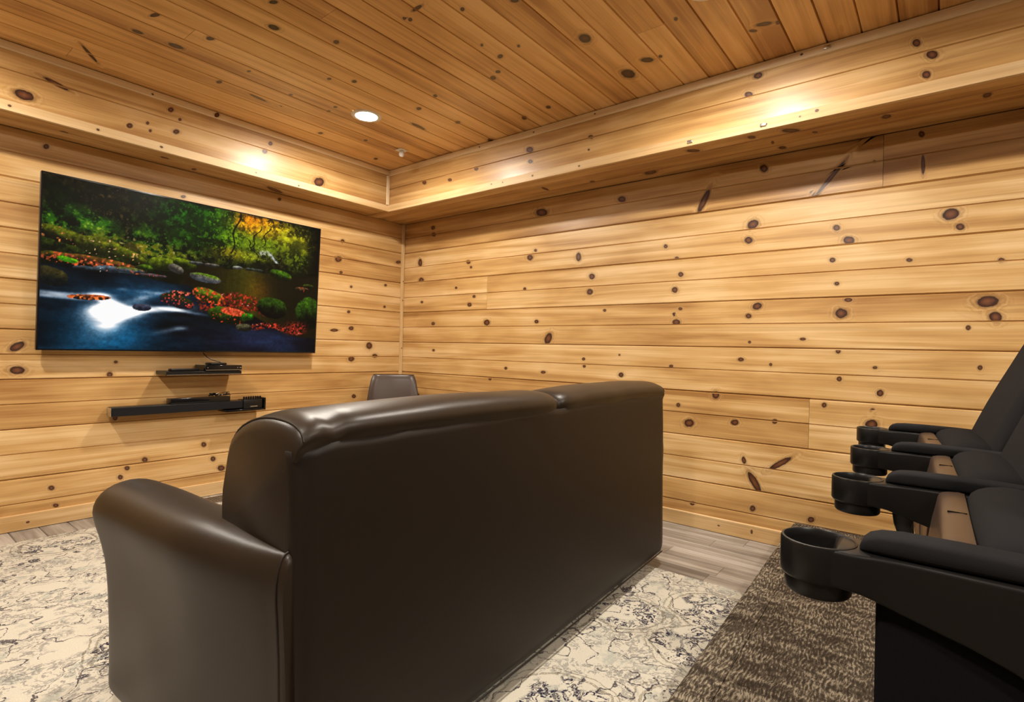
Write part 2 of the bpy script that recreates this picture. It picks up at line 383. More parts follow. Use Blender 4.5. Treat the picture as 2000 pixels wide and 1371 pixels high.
KN={
 'R':[(-0.226,1.776,0.0364,0.0264,1.4),(-0.245,1.622,0.0335,0.0223,-3),(-0.807,1.734,0.0231,0.0165,-2.94),(-0.837,1.69,0.0143,0.0103,-2.95),(-1.431,1.717,0.0289,0.0224,-2.87),(-1.481,1.765,0.0143,0.0111,-2.84),(-1.852,1.684,0.0322,0.0206,1.46),(-1.962,1.542,0.0243,0.0206,-2.82),(-1.949,1.438,0.0243,0.0208,-2.88),(-2.482,1.695,0.0139,0.0122,-2.5),(-2.556,1.616,0.0131,0.0093,-2.94),(-2.584,1.514,0.0166,0.0151,-2.48),(-2.548,1.422,0.02,0.0184,-2.55),(-0.674,1.532,0.0149,0.0105,-3),(-0.878,1.452,0.0169,0.0123,-3.01),(-0.83,1.387,0.0228,0.0166,-3.03),(-0.259,1.428,0.0166,0.0112,-3.05),(-0.408,1.238,0.0223,0.0154,-3.09),(-1.022,1.24,0.0323,0.0242,-3.07),(-1.506,1.241,0.0186,0.015,-3.05),(-1.614,1.118,0.046,0.0302,2.17),(-2.066,1.309,0.0116,0.0102,-2.93),(-2.548,1.271,0.0131,0.0124,-2.66),(-2.586,1.305,0.0128,0.0093,-3.05),(-2.563,1.224,0.0259,0.0188,-3.09),(-0.422,1.01,0.0159,0.011,3.14),(-1.913,0.979,0.0122,0.0105,3.11),(-2.184,1.014,0.0074,0.0067,3.13),(-1.919,0.93,0.0122,0.0105,3.08),(-2.537,0.954,0.0131,0.0094,3.09),(-1.226,0.888,0.0152,0.0117,3.09),(-1.576,0.873,0.0227,0.0111,3.09),(-2.199,0.884,0.0185,0.0167,3),(-1.068,0.798,0.0159,0.012,3.06),(-0.234,0.614,0.0201,0.0135,3.04),(-2.588,0.719,0.0131,0.0122,2.55),(-0.38,2.064,0.0261,0.0173,-2.89),(-0.388,2.006,0.026,0.0174,-2.91),(-1.528,2.037,0.0561,0.0294,-2.94),(-1.39,1.487,0.0145,0.0114,-2.96),(-2.993,1.768,0.0312,0.0272,2.79),(-2.971,1.681,0.0228,0.0195,-2.61),(-3.401,1.699,0.0171,0.0148,-2.37),(-3.457,1.629,0.0273,0.0205,-2.86),(-3.858,1.707,0.0326,0.029,2.99),(-3.893,1.644,0.0176,0.0153,0.84),(-3.386,1.534,0.0143,0.0128,-2.53),(-3.708,1.507,0.0121,0.0097,-2.86),(-4.037,1.479,0.0122,0.0109,-2.53),(-3.408,1.411,0.0116,0.0104,-2.74),(-3.026,1.307,0.0266,0.0202,2.8),(-2.981,1.253,0.0165,0.0144,-2.98),(-3.431,1.258,0.0295,0.0261,-2.95),(-3.461,1.325,0.0179,0.0104,-3.07),(-3.995,1.297,0.043,0.0275,3.07),(-4.022,1.228,0.0267,0.0223,1.02),(-3.931,1.181,0.0116,0.0089,1.51),(-2.99,1.106,0.0086,0.0082,1.43),(-3.258,1.125,0.0146,0.0082,-3.14),(-3.422,1.064,0.0131,0.0114,1.54),(-3.287,1.894,0.017,0.0138,1.11),(-3.365,1.958,0.1101,0.0108,2.25),(-3.557,2.008,0.008,0.0061,1.19),(-3.751,1.955,0.0488,0.0078,1.54),(-3.742,2.103,0.0153,0.0112,1.22),(-3.043,2.072,0.0246,0.0198,0.98),(-2.713,1.943,0.0768,0.0195,2.01),(-2.175,2.035,0.0305,0.0197,-2.85),(-2.946,1.007,0.0167,0.0116,3.11),(-3.103,0.984,0.0084,0.0078,1.62),(-3.582,0.986,0.0106,0.0076,3.08),(-3.43,0.922,0.0131,0.0113,1.64),(-3.605,0.861,0.0177,0.0146,1.65),(-2.811,0.797,0.0239,0.0205,1.68),(-2.657,0.617,0.0315,0.0244,2.92),(-2.921,0.647,0.0227,0.0174,2.93),(-3.131,0.674,0.0142,0.0127,1.91),(-3.366,0.783,0.0134,0.0116,1.74),(-3.576,0.772,0.0127,0.0106,1.7),(-3.573,0.704,0.0281,0.0249,2.7),(-2.976,0.439,0.0224,0.0114,1.33),(-3.164,0.449,0.0716,0.0154,2.5),(-3.036,0.322,0.0686,0.0203,1.02),(-3.029,0.177,0.0182,0.0152,2.14),(-3.319,0.177,0.0181,0.0149,2.39),(-2.691,0.14,0.016,0.0118,2.73),(-3.975,1.001,0.0115,0.0087,1.58),(-1.788,2.177,0.0301,0.0106,-2.95)],
 'L':[(-2.607,0.984,0.0374,0.0201,-2.47),(-2.603,0.858,0.0347,0.0218,3.11),(-2.195,0.825,0.0182,0.0151,1.68),(-2.166,0.901,0.0102,0.0091,3.05),(-1.664,0.349,0.0179,0.0153,2.11),(-2.004,0.296,0.0176,0.0149,2.44),(-2.097,0.259,0.0161,0.0127,1.93),(-2.13,0.209,0.016,0.0125,1.93),(-2.452,0.204,0.0152,0.0124,2.14),(-2.497,0.277,0.0132,0.0055,2.94),(-1.603,0.245,0.0184,0.0155,2.17),(-1.549,0.174,0.0248,0.02,2.59),(-2.431,0.103,0.0143,0.0107,2.59),(-2.357,0.041,0.0122,0.0089,1.91),(-2.163,0.568,0.0154,0.0126,1.8),(-0.673,1.729,0.0337,0.0244,-2.86),(-0.639,1.88,0.0198,0.0161,-2.67),(-0.646,1.625,0.0146,0.0122,-2.77),(-0.059,1.791,0.0294,0.0136,-2.97),(-0.546,1.519,0.0125,0.0105,-2.85),(-0.195,1.57,0.0141,0.0111,-2.9),(-0.201,1.38,0.0139,0.0112,-2.98),(-0.565,1.31,0.0148,0.0126,-2.96),(-0.537,1.176,0.0248,0.017,-3.08),(-0.695,1.153,0.0375,0.0124,-3.1),(-0.354,1.036,0.0317,0.0306,3.05),(-0.53,0.922,0.0298,0.0212,3.12),(-0.292,0.949,0.0269,0.0177,3.13),(-0.496,0.61,0.0203,0.017,2.9),(-2.506,2.077,0.0155,0.0116,0.99),(-1.822,1.964,0.0156,0.0095,-2.78),(-1.179,2.097,0.0128,0.0103,-2.39)],
 'SL':[(-2.204,2.224,0.0168,0.0122,0.84),(-2.003,2.385,0.0185,0.0129,-2.36),(-1.971,2.267,0.0184,0.0133,-2.39),(-2.118,2.268,0.0095,0.0069,1.08),(-2.104,2.229,0.0095,0.007,1.08),(-1.439,2.312,0.0197,0.0149,0.83),(-1.402,2.375,0.0161,0.012,0.82),(-1.036,2.211,0.0475,0.0315,-2.7),(-2.525,2.329,0.0563,0.0112,2.87),(-2.646,2.226,0.0398,0.0262,-3.14),(-1.953,2.345,0.0101,0.0073,1.02)],
 'SR':[(-0.707,2.295,0.0239,0.0152,-2.82),(-0.984,2.266,0.0218,0.011,-2.89),(-1.242,2.3,0.0204,0.0138,-2.75),(-1.714,2.333,0.0305,0.0191,-2.77),(-1.72,2.256,0.0216,0.0128,-2.82),(-2.169,2.314,0.0185,0.0116,-2.74),(-2.157,2.24,0.0076,0.0057,-2.56),(-3.107,2.403,0.0228,0.0156,-3.01),(-3.066,2.321,0.021,0.014,-2.6),(-3.731,2.355,0.0195,0.0137,1),(-3.784,2.289,0.0247,0.0168,-2.46),(-3.767,2.212,0.0189,0.0137,1.02)],
 'UL':[(-2.461,-0.149,0.02,0.0158,1.02),(-1.256,-0.072,0.0854,0.0302,-2.7),(-1.984,-0.156,0.0265,0.0192,-2.61),(-1.791,-0.076,0.0266,0.0127,1.47),(-0.923,0.147,0.0503,0.0203,-2.54)],
 'UR':[(-3.62,-0.233,0.0261,0.0188,1.63),(-3.966,-0.243,0.0305,0.0152,1.56),(-3.24,-0.308,0.0503,0.0241,2.39),(-3.064,-0.33,0.0241,0.0167,1.85),(-3.156,-0.096,0.0266,0.0174,1.81),(-2.76,-0.316,0.0389,0.0224,2.4),(-3.132,-0.199,0.0227,0.0071,1.39),(-2.423,-0.113,0.0463,0.0332,-2.67),(-2.038,-0.153,0.0216,0.0164,1.14),(-2.608,0.037,0.0597,0.0089,1.22),(-2.765,-0.313,0.0337,0.0221,2.31),(-1.694,-0.195,0.0445,0.0148,1.5),(-3.33,-0.222,0.0171,0.0107,2.01)],
 'C':[(-1.091,-2.535,0.039,0.0286,-2.95),(-0.687,-2.55,0.0524,0.0347,-3.1),(-0.754,-2.685,0.0352,0.0231,2.36),(-1.493,-2.444,0.0189,0.0131,2.18),(-1.579,-2.231,0.014,0.0086,0.84),(-1.685,-1.985,0.0152,0.0086,0.99),(-1.663,-1.997,0.0153,0.0087,0.97),(-1.698,-2.082,0.0346,0.0104,1.5),(-1.22,-2.252,0.013,0.0072,-2.47),(-1.202,-2.124,0.021,0.0133,1.06),(-1.096,-2.021,0.0156,0.0131,0.88),(-1.063,-1.959,0.0217,0.0161,0.81),(-0.575,-1.794,0.0296,0.0158,-2.48),(-0.611,-1.999,0.0202,0.015,-2.55),(-1.101,-1.559,0.0192,0.0114,0.92),(-1.044,-1.357,0.0218,0.0148,1.05),(-0.765,-1.409,0.0238,0.016,0.91),(-0.429,-1.392,0.0275,0.0208,0.86),(-0.868,-1.154,0.0668,0.0195,-3.04),(-0.729,-3.212,0.0338,0.0161,1.92),(-0.705,-3.161,0.0207,0.0111,2.38),(-0.706,-3.261,0.0164,0.0077,-3.05),(-1.994,-1.45,0.0248,0.0222,2.45),(-2.086,-1.625,0.0213,0.0123,1.9),(-1.754,-1.578,0.0196,0.0128,1.34),(-2.127,-1.119,0.026,0.0144,1.79),(-2.355,-0.898,0.0225,0.0159,3.1),(-2.199,-0.911,0.0345,0.0223,2.96),(-1.912,-0.706,0.0232,0.0128,1.57),(-2.353,-1.115,0.0358,0.0113,1.85),(-1.475,-1.323,0.0189,0.0125,1.28),(-1.572,-1.236,0.0135,0.0092,1.53),(-1.597,-0.889,0.0155,0.0097,1.48),(-1.556,-0.687,0.0187,0.0116,1.66),(-1.353,-0.96,0.0161,0.0107,1.39),(-1.344,-0.876,0.0168,0.0109,1.38),(-1.871,-0.96,0.014,0.0083,1.59),(-2.434,-0.472,0.0935,0.0101,0.98),(-1.69,-0.694,0.0597,0.0132,-2.99),(-0.923,-0.671,0.0205,0.0131,1.21),(-1.18,-0.524,0.0216,0.0142,1.53),(-0.65,-0.426,0.0242,0.0146,1.13),(-1.329,-2.117,0.013,0.0072,-2.37),(-0.987,-2.923,0.0151,0.0083,-2.88),(-0.746,-2.75,0.0143,0.0093,-2.91)],
}

# =====================================================================
# ROOM SHELL
# =====================================================================
XL, YN = -4.9, -6.2          # unseen far side and rear of the room
Z0 = 1.0756; PW = .133       # groove height at k = 0, groove pitch
wl = tag(box('wall_left', (XL, .12, .0185, .12, 0, 2.56), M['gap']), kind='structure')
wr = tag(box('wall_right', (.0185, .12, YN, .0185, 0, 2.56), M['gap']), kind='structure')
tag(box('wall_rear', (XL-.12, .12, YN-.12, YN, 0, 2.56), M['rear_wall']), kind='structure')
tag(box('wall_side', (XL-.12, XL, YN, .12, 0, 2.56), M['rear_wall']), kind='structure')
fl = tag(box('floor', (XL, .0185, YN, .0185, -.12, -.008), M['gap']), kind='structure')
ce = tag(box('ceiling', (XL, .0185, YN, .0185, ZC+.0185, ZC+.08), M['gap']), kind='structure')

def rows(i): return Z0+PW*i
# wall boards: each spans two grooved rows; real butt joints where the wall has them
jR = {6: [-3.594], 2: [-1.016], -4: [-3.297]}
for k in range(-8, 8, 2):
    v0, v1 = rows(k), rows(k+2)
    if k == -8: v0 = .03
    cuts = [YN]+sorted(jR.get(k, []))+[0]
    for a, b in zip(cuts[:-1], cuts[1:]):
        board('board', wr, M['pine'], (0, 0, 0), (0, 1, 0), (0, 0, 1), (-1, 0, 0), a, b, v0, v1, KN['R'], [rows(k+1)])
    board('board', wl, M['pine'], (0, 0, 0), (1, 0, 0), (0, 0, 1), (0, -1, 0), XL, 0, v0, v1, KN['L'], [rows(k+1)])

# soffit boxes
SX, SY, SB = -.405, -.285, 2.135
so1 = tag(box('ceiling_soffit', (XL, 0, SY+.0185, 0, SB+.0185, ZC), M['gap']), kind='structure')
so2 = tag(box('ceiling_soffit', (SX+.0185, 0, YN, SY+.0185, SB+.0185, ZC), M['gap']), kind='structure')
# faces
board('board', so1, M['pine'], (0, SY, 0), (1, 0, 0), (0, 0, 1), (0, -1, 0), XL, SX, SB+.0, ZC, KN['SL'], [2.325])
board('board', so2, M['pine'], (SX, 0, 0), (0, 1, 0), (0, 0, 1), (-1, 0, 0), YN, SY, SB+.0, ZC, KN['SR'], [2.31])
# undersides
for a, b, m_ in ((SY+.02, -.135, []), (-.135, -.001, [])):
    board('board', so1, M['pine'], (0, 0, SB), (1, 0, 0), (0, 1, 0), (0, 0, -1), XL, SX+.01, a, b, KN['UL'], m_)
for a, b, m_ in ((SX+.0, -.275, []), (-.275, -.001, [-.14])):
    board('board', so2, M['pine'], (0, 0, SB), (0, 1, 0), (1, 0, 0), (0, 0, -1), YN, -.001, a, b, [(k[0], k[1], k[2], k[3], k[4]) for k in KN['UR']], m_)

# ceiling boards run along x
y = -1.804+.1333*13; i = 0
cj = {}
while y > -5.9:
    y0 = y-.1333
    if y0 < SY:
        cuts = [XL, SX]
        if i % 5 == 2: cuts = [XL, -1.9-.3*(i % 3), SX]
        if abs(y0+2.86) < .07: cuts = [XL, -.98, SX]
        for a, b in zip(cuts[:-1], cuts[1:]):
            board('board', ce, M['ceiling_pine'], (0, 0, ZC), (1, 0, 0), (0, 1, 0), (0, 0, -1), a, b, y0, min(y, SY), KN['C'], [], tone=rnd.uniform(-1.6, 1.6), edge=.0035)
    y = y0; i += 1

def strip(name, mat, O, U, Vd, Nn, u0, u1, v0, v1, t, kn=()):
    """a small moulding strip standing proud of its wall"""
    O = Vector(O)+Vector(Nn)*t
    o = board(name, None, mat, O, U, Vd, Nn, u0, u1, v0, v1, kn, [], th=t, edge=.003, edged=.006); return tag(o, kind='structure')
# crown strips, lower soffit strips, corner strips, baseboards
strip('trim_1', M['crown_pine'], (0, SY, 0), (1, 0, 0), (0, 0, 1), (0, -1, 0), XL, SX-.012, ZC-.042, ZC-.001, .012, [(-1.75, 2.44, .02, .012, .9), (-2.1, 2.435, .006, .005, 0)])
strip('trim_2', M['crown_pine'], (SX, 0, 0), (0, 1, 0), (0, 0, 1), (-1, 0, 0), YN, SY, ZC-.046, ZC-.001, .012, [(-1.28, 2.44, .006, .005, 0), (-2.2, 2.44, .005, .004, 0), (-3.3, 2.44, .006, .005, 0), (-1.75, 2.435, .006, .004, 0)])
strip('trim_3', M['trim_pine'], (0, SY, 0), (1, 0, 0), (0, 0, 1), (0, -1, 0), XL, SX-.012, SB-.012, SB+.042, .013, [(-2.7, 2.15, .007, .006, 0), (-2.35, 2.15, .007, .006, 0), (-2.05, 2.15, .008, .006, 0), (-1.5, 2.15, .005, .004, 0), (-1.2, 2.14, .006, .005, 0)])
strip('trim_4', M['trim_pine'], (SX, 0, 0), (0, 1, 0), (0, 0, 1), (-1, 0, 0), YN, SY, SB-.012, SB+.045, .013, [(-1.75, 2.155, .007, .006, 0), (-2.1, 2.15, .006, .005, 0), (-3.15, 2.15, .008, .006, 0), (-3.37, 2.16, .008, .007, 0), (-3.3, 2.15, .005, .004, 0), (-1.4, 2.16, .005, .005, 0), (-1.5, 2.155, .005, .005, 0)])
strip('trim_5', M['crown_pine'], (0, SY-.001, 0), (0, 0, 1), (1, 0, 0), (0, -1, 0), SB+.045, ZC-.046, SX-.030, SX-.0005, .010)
strip('trim_6', M['trim_pine'], (0, -.0005, 0), (0, 0, 1), (1, 0, 0), (0, -1, 0), .09, SB-.001, -.030, -.001, .020, [(1.02, -.015, .006, .005, 0), (1.45, -.015, .006, .005, 0), (1.62, -.015, .005, .005, 0)])
strip('trim_7', M['pine'], (0, 0, SB), (0, 1, 0), (1, 0, 0), (0, 0, -1), SY, -.001, SX-.012, SX+.02, .010)
strip('baseboard_left', M['trim_pine'], (0, 0, 0), (1, 0, 0), (0, 0, 1), (0, -1, 0), XL, -.014, .0, .088, .013, [(-2.55, .04, .008, .006, 0), (-2.05, .05, .012, .008, 0)])
strip('baseboard_right', M['trim_pine'], (0, 0, 0), (0, 1, 0), (0, 0, 1), (-1, 0, 0), -3.22, -.014, .0, .086, .013, [(-3.03, .05, .006, .012, 0), (-2.85, .045, .007, .004, 0)])

# floor planks, 124.5 mm wide, staggered; individually laid as far as the camera can see
fr = random.Random(3)
for i in range(0, 39):
    x1 = -.013-.1245*i; x0 = x1-.1245
    if i == 0: x1 = 0
    ys = {0: -3.02, 3: -2.737, 4: -3.036}.get(i)
    off = ys if ys is not None else -fr.uniform(.2, 1.2)
    cuts = sorted({max(-3.6, min(0, off+1.22*k)) for k in range(-4, 5)} | {-3.6, 0.0})
    for a, b in zip(cuts[:-1], cuts[1:]):
        if b-a < .02: continue
        o = board('plank', fl, M['floor'], (0, 0, 0), (0, 1, 0), (1, 0, 0), (0, 0, 1), a, b, x0, x1, (), (), th=.008, edge=.0024, edged=.005)
tag(box('trim_8', (XL, .0, YN, -3.6, -.008, -.0005), M['floor']), kind='structure')

# recessed ceiling lights
LBL = ['round recessed ceiling light, lit, nearest the corner above the television', 'round recessed ceiling light above the sofa back, at the top edge of the picture',
       'recessed ceiling light left of the television side', 'recessed ceiling light over the left end of the sofa', 'recessed ceiling light behind the theatre seats on the right', 'recessed ceiling light behind the camera on the left']
for (lx, ly), lb in zip(LAMPS, LBL):
    e = tag(empty('recessed_light', (lx, ly, ZC)), lb, 'ceiling light', 'recessed ceiling lights')
    lathe('trim_ring', [(.066, -.001), (.066, -.005), (.075, -.006), (.088, -.004), (.092, -.0006), (.092, .0)], M['white'], e, 40)
    secs = [[(r*math.cos(2*PI*k/40), r*math.sin(2*PI*k/40), z) for k in range(40)] for r, z in ((.066, -.003), (.045, -.0045), (.02, -.005))]
    loftobj('lens', secs, M['lamp'], e)
# sprinkler / sensor
e = tag(empty('ceiling_sprinkler', (-.655, -.735, ZC)), 'small white sprinkler head on the ceiling near the soffit corner', 'sprinkler')
bm = bmesh.new(); addbox(bm, -.034, .034, -.034, .034, -.006, -.0004, .002); o = bobj('cover_plate', bm, M['white'], e, True)
lathe('sensor_head', [(.014, -.006), (.016, -.012), (.02, -.03), (.017, -.043), (.008, -.05), (.001, -.051)], M['white'], e, 20)
# small metal brackets on the strips
for i, (yy, zz, xx, lb) in enumerate(((-3.405, 2.438, SX-.0125, 'tiny metal clip on the crown strip above the right soffit'), (-2.78+.0, 2.147, SX-.0135, 'tiny metal clip on the lower soffit strip, nearer the corner'), (-3.14, 2.149, SX-.0135, 'tiny metal clip on the lower soffit strip, farther right'))):
    o = box('wire_clip', (-.007, 0, -.014, .014, -.007, .007), M['silver'], None, .002); o.location = (xx, yy, zz); tag(o, lb, 'clip')

# floor vent
e = tag(empty('floor_vent', (-1.60, -.13, .0005)), 'bronze slotted floor register by the left wall behind the sofa arm', 'vent')
bm = bmesh.new()
addbox(bm, -.16, .16, -.065, -.05, 0, .005); addbox(bm, -.16, .16, .05, .065, 0, .005); addbox(bm, -.16, -.145, -.05, .05, 0, .005); addbox(bm, .145, .16, -.05, .05, 0, .005)
bobj('vent_frame', bm, M['vent'], e)
slat = None
for i in range(18):
    x = -.138+i*.0162
    if slat is None:
        slat = box('slat', (-.004, .004, -.05, .05, .0005, .004), M['vent'], e); s_ = slat
    else: s_ = slat.copy(); C.objects.link(s_); s_.parent = e
    s_.location = (x, 0, 0)

# =====================================================================
# RUG AND RISER
# =====================================================================
RA = math.radians(2.4)
bm = bmesh.new(); addbox(bm, -3.62, -.755, -3.20, -.25, .0005, .010, .004, 2)
for v in bm.verts:
    if v.co.y < -3.1: v.co.y = -3.227+.0419*v.co.x+(v.co.y+3.2)
rug = bobj('area_rug', bm, M['rug'], None, True); tag(rug, 'cream area rug with distressed navy and grey floral pattern under the sofa', 'rug')

ri = tag(empty('carpeted_riser', (0, -3.231, 0), RA), 'raised brown carpeted platform carrying the theatre seats by the right wall', 'platform')
# local: x along the front edge (towards -x), y back from the edge
box('riser_body', (-4.7, -.06, -2.72, -.02, .0, .135), M['carpet'], ri)
def nosing():
    # carpet wraps over the front edge
    P = []
    for t_ in [0, 15, 30, 45, 60, 75, 90]:
        a = math.radians(t_); P.append((-.028+.028*math.sin(a), .122+.028*math.cos(a)))
    prof = [(-.10, .1495)]+P+[(0, .01), (-.019, .01), (-.019, .1352), (-.10, .1352)]
    return loftobj('carpet_nosing', [[(x, y_, z) for y_, z in prof] for x in (-4.7, -.012)], M['carpet'], ri)
nosing()
xs = [-.012]+[-.20-.5*k for k in range(9)]+[-4.7]
ysl = [-.10, -.135+0.0-.50+.0, -1.135, -1.635, -2.135, -2.71]
ysl = [-.10, -.62, -1.12, -1.62, -2.12, -2.71]
for i in range(len(xs)-1):
    for j in range(len(ysl)-1):
        bm = bmesh.new(); addbox(bm, xs[i+1]+.0006, xs[i]-.0006, ysl[j+1]+.0006, ysl[j]-.0006, .1353, .150, .0025, 1)
        bobj('carpet_tile', bm, M['carpet'], ri)

sa_, ca_ = math.sin(RA), math.cos(RA)
for ch_ in ri.children:
    for v in ch_.data.vertices:
        lim = (-.0145+v.co.y*sa_)/ca_
        if v.co.x > -.3: v.co.x = lim if v.co.x > -.02 else min(v.co.x, lim)

# =====================================================================
# TELEVISION
# =====================================================================
def tv_picture(W, H):
    rng = np.random.RandomState(5)
    yy, xx = np.mgrid[0:H, 0:W]; u = (xx+.5)/W; v = (yy+.5)/H      # v up
    def vn(x, y, s):
        r = np.random.RandomState(s).rand(64, 64)
        xi = np.floor(x).astype(int); yi = np.floor(y).astype(int); fx = x-xi; fy = y-yi
        fx = fx*fx*(3-2*fx); fy = fy*fy*(3-2*fy)
        g = lambda a, b: r[np.mod(a, 64), np.mod(b, 64)]
        return (g(xi, yi)*(1-fx)+g(xi+1, yi)*fx)*(1-fy)+(g(xi, yi+1)*(1-fx)+g(xi+1, yi+1)*fx)*fy
    def fbm(x, y, s, o=5, gain=.55):
        t_ = 0; a = 1; n = 0
        for i in range(o): t_ = t_+a*vn(x*2**i, y*2**i, s+i); n += a; a *= gain
        return t_/n
    A = u*1.75; B = v
    def sm(x, a, b):
        t_ = np.clip((x-a)/(b-a), 0, 1); return t_*t_*(3-2*t_)
    def blend(c, m, col):
        col = np.array(col, float) if not isinstance(col, np.ndarray) else col
        return c*(1-m[..., None])+m[..., None]*col
    n1 = fbm(A*9, B*9, 1); n2 = fbm(A*24, B*24, 11, 4, .7); n3 = fbm(A*60, B*60, 21, 3, .8); leafn = vn(A*95, B*95, 31)
    c = np.zeros((H, W, 3))
    # dark wood
    c = blend(c, np.ones((H, W)), (10, 13, 4)); c = blend(c, sm(n1, .42, .7)*sm(n2, .4, .65), (52, 44, 14)); c = blend(c, sm(n1, .5, .62)*sm(n3, .55, .7)*.8, (78, 58, 30))
    # bright tufts bottom left bank
    d = np.exp(-((u-.20)/.26)**2-((v-.70+.18*(u-.2))/.10)**2)
    c = blend(c, np.clip(d*sm(n2, .35, .62)*1.5, 0, 1), (38, 98, 12)); c = blend(c, np.clip(d*sm(n3, .55, .75)*sm(n2, .45, .6)*1.2, 0, 1), (122, 158, 45))
    d = np.exp(-((u-.30)/.24)**2-((v-.66)/.07)**2)
    c = blend(c, np.clip(d*sm(n2, .45, .62)*1.1, 0, 1), (126, 112, 18)); c = blend(c, d*sm(leafn, .8, .9), (190, 170, 90))
    # green bushes centre right
    for cu, cv, ru, rv, col, am in ((.48, .90, .13, .12, (30, 84, 12), 1), (.44, .76, .12, .08, (34, 70, 10), .8), (.63, .84, .07, .10, (96, 132, 14), 1), (.58, .92, .08, .06, (60, 105, 15), .9), (.70, .94, .075, .06, (236, 128, 12), 1.3), (.76, .90, .09, .07, (214, 160, 22), 1.1), (.86, .86, .10, .09, (168, 160, 24), 1.1), (.74, .80, .10, .06, (98, 118, 16), 1), (.88, .74, .06, .08, (84, 96, 14), .8), (.60, .70, .07, .04, (110, 100, 14), .9), (.70, .70, .06, .03, (120, 128, 20), .8)):
        d = np.exp(-((u-cu)/ru)**2-((v-cv)/rv)**2); c = blend(c, np.clip(am*d*(.45+sm(n2, .38, .62)), 0, 1), np.array(col)*(.55+.9*n2)[..., None])
        c = blend(c, np.clip(d*1.1*sm(n3, .56, .72), 0, .7), np.array(col)*1.35)
    c = blend(c, sm(n1, .52, .62)*sm(n2, .35, .5)*.55, (4, 6, 2))
    c = blend(c, sm(u, .93, .99)*.85, (3, 4, 2))
    # tree trunks
    for x0, y0, x1, y1, w_ in ((.60, .70, .63, 1.0, .004), (.68, .76, .72, .93, .003), (.64, .80, .55, .62, .0), (.73, .78, .76, .95, .0025), (.66, .83, .71, .70, .003)):
        if w_: s = (v-y0)/(y1-y0); xx_ = x0+(x1-x0)*s+.008*np.sin(s*9); c = blend(c, ((np.abs(u-xx_) < w_) & (s > 0) & (s < 1)).astype(float)*.85, (16, 14, 4))
    # small fall
    d = np.exp(-((u-.775-(.72-v)*.55)/.006)**2)*((v > .675) & (v < .755))*sm(n3, .3, .5); c = blend(c, np.clip(d, 0, 1), (205, 214, 224))
    d = np.exp(-((u-.735)/.035)**2-((v-.735)/.022)**2); c = blend(c, d*sm(n3, .5, .6), (190, 190, 180))
    # pool
    edge = .605+.012*np.sin(u*40)+.01*(n1-.5)
    pool = sm(edge-v, 0, .01)*sm(u, .40, .44)*1.
    pc = np.zeros((H, W, 3))+np.array((22, 17, 5)); refl = np.exp(-((u-.66)/.10)**2)*(.6+.8*fbm(A*22, B*3, 41))
    pc = pc+refl[..., None]*np.array((34, 34, 2)); pc = pc+(np.exp(-((u-.72)/.05)**2-((v-.45)/.1)**2)*.9)[..., None]*np.array((44, 22, 2))
    c = blend(c, pool, pc)
    c = blend(c, pool*sm(n2, .6, .7)*sm(v, .55, .62)*.5, (90, 84, 50))
    # stream water lower part
    we = .475+.03*np.sin(u*7+1)-.10*sm(u, .42, .62)-.28*sm(u, .55, .95)+.02*(n1-.5)
    wm = sm(we-v, 0, .02)
    flow = fbm(A*4+B*2, B*14, 51, 4)
    wc = np.zeros((H, W, 3))+np.array((0, 2, 5)); wc = wc+(np.clip(flow-.35, 0, 1)*1.6)[..., None]*np.array((14, 30, 42))
    wc = wc+(np.exp(-((u-.17)/.13)**2-((v-.08)/.16)**2))[..., None]*np.array((8, 84, 122))*(.55+.7*flow)[..., None]
    wc = wc+(np.exp(-((u-.30)/.16)**2-((v-.36)/.08)**2))[..., None]*np.array((20, 62, 88))*(.4+.9*flow)[..., None]
    wc = wc+(np.exp(-((u-.75)/.22)**2-((v-.08)/.10)**2))[..., None]*np.array((20, 18, 36))
    c = blend(c, wm, wc)
    # white flow
    def blob(cu, cv, ru, rv, ang=0, p=2.0):
        a = math.radians(ang); du = (u-cu)*1.75; dv = v-cv
        x = (du*math.cos(a)+dv*math.sin(a))/(ru*1.75); y = (-du*math.sin(a)+dv*math.cos(a))/rv
        return np.exp(-(np.abs(x)**p+np.abs(y)**p))
    wh = 0
    for b_, am in ((blob(.05, .315, .075, .022, -2, 4), .9), (blob(.15, .335, .05, .012, 0, 2), .8), (blob(.185, .30, .045, .035, -30), 1.2), (blob(.19, .25, .055, .05), 1.25), (blob(.235, .235, .07, .035), 1.2), (blob(.20, .17, .07, .07, 40), .85), (blob(.14, .20, .05, .06), .55), (blob(.34, .268, .12, .022, 6, 2.5), 1.2), (blob(.43, .265, .09, .012, -6), .8), (blob(.31, .345, .075, .016, 20), .45), (blob(.33, .375, .05, .012, 0), .55), (blob(.40, .385, .05, .010, -10), .5), (blob(.29, .33, .03, .05, 20), .45), (blob(.385, .135, .055, .018, 14), .65), (blob(.43, .15, .03, .016, 0), .6), (blob(.15, .12, .09, .10, 30), .35), (blob(.23, .38, .02, .012), .5)):
        wh = wh+b_*am
    wh = np.clip(wh*(.55+.75*flow), 0, 1.25); wh = wh**1.35*.85
    c = blend(c, np.clip(wh, 0, 1)*sm(we+.12-v, 0, .02), np.stack([120+135*np.clip(wh, 0, 1), 165+90*np.clip(wh, 0, 1), 215+40*np.clip(wh, 0, 1)], -1))
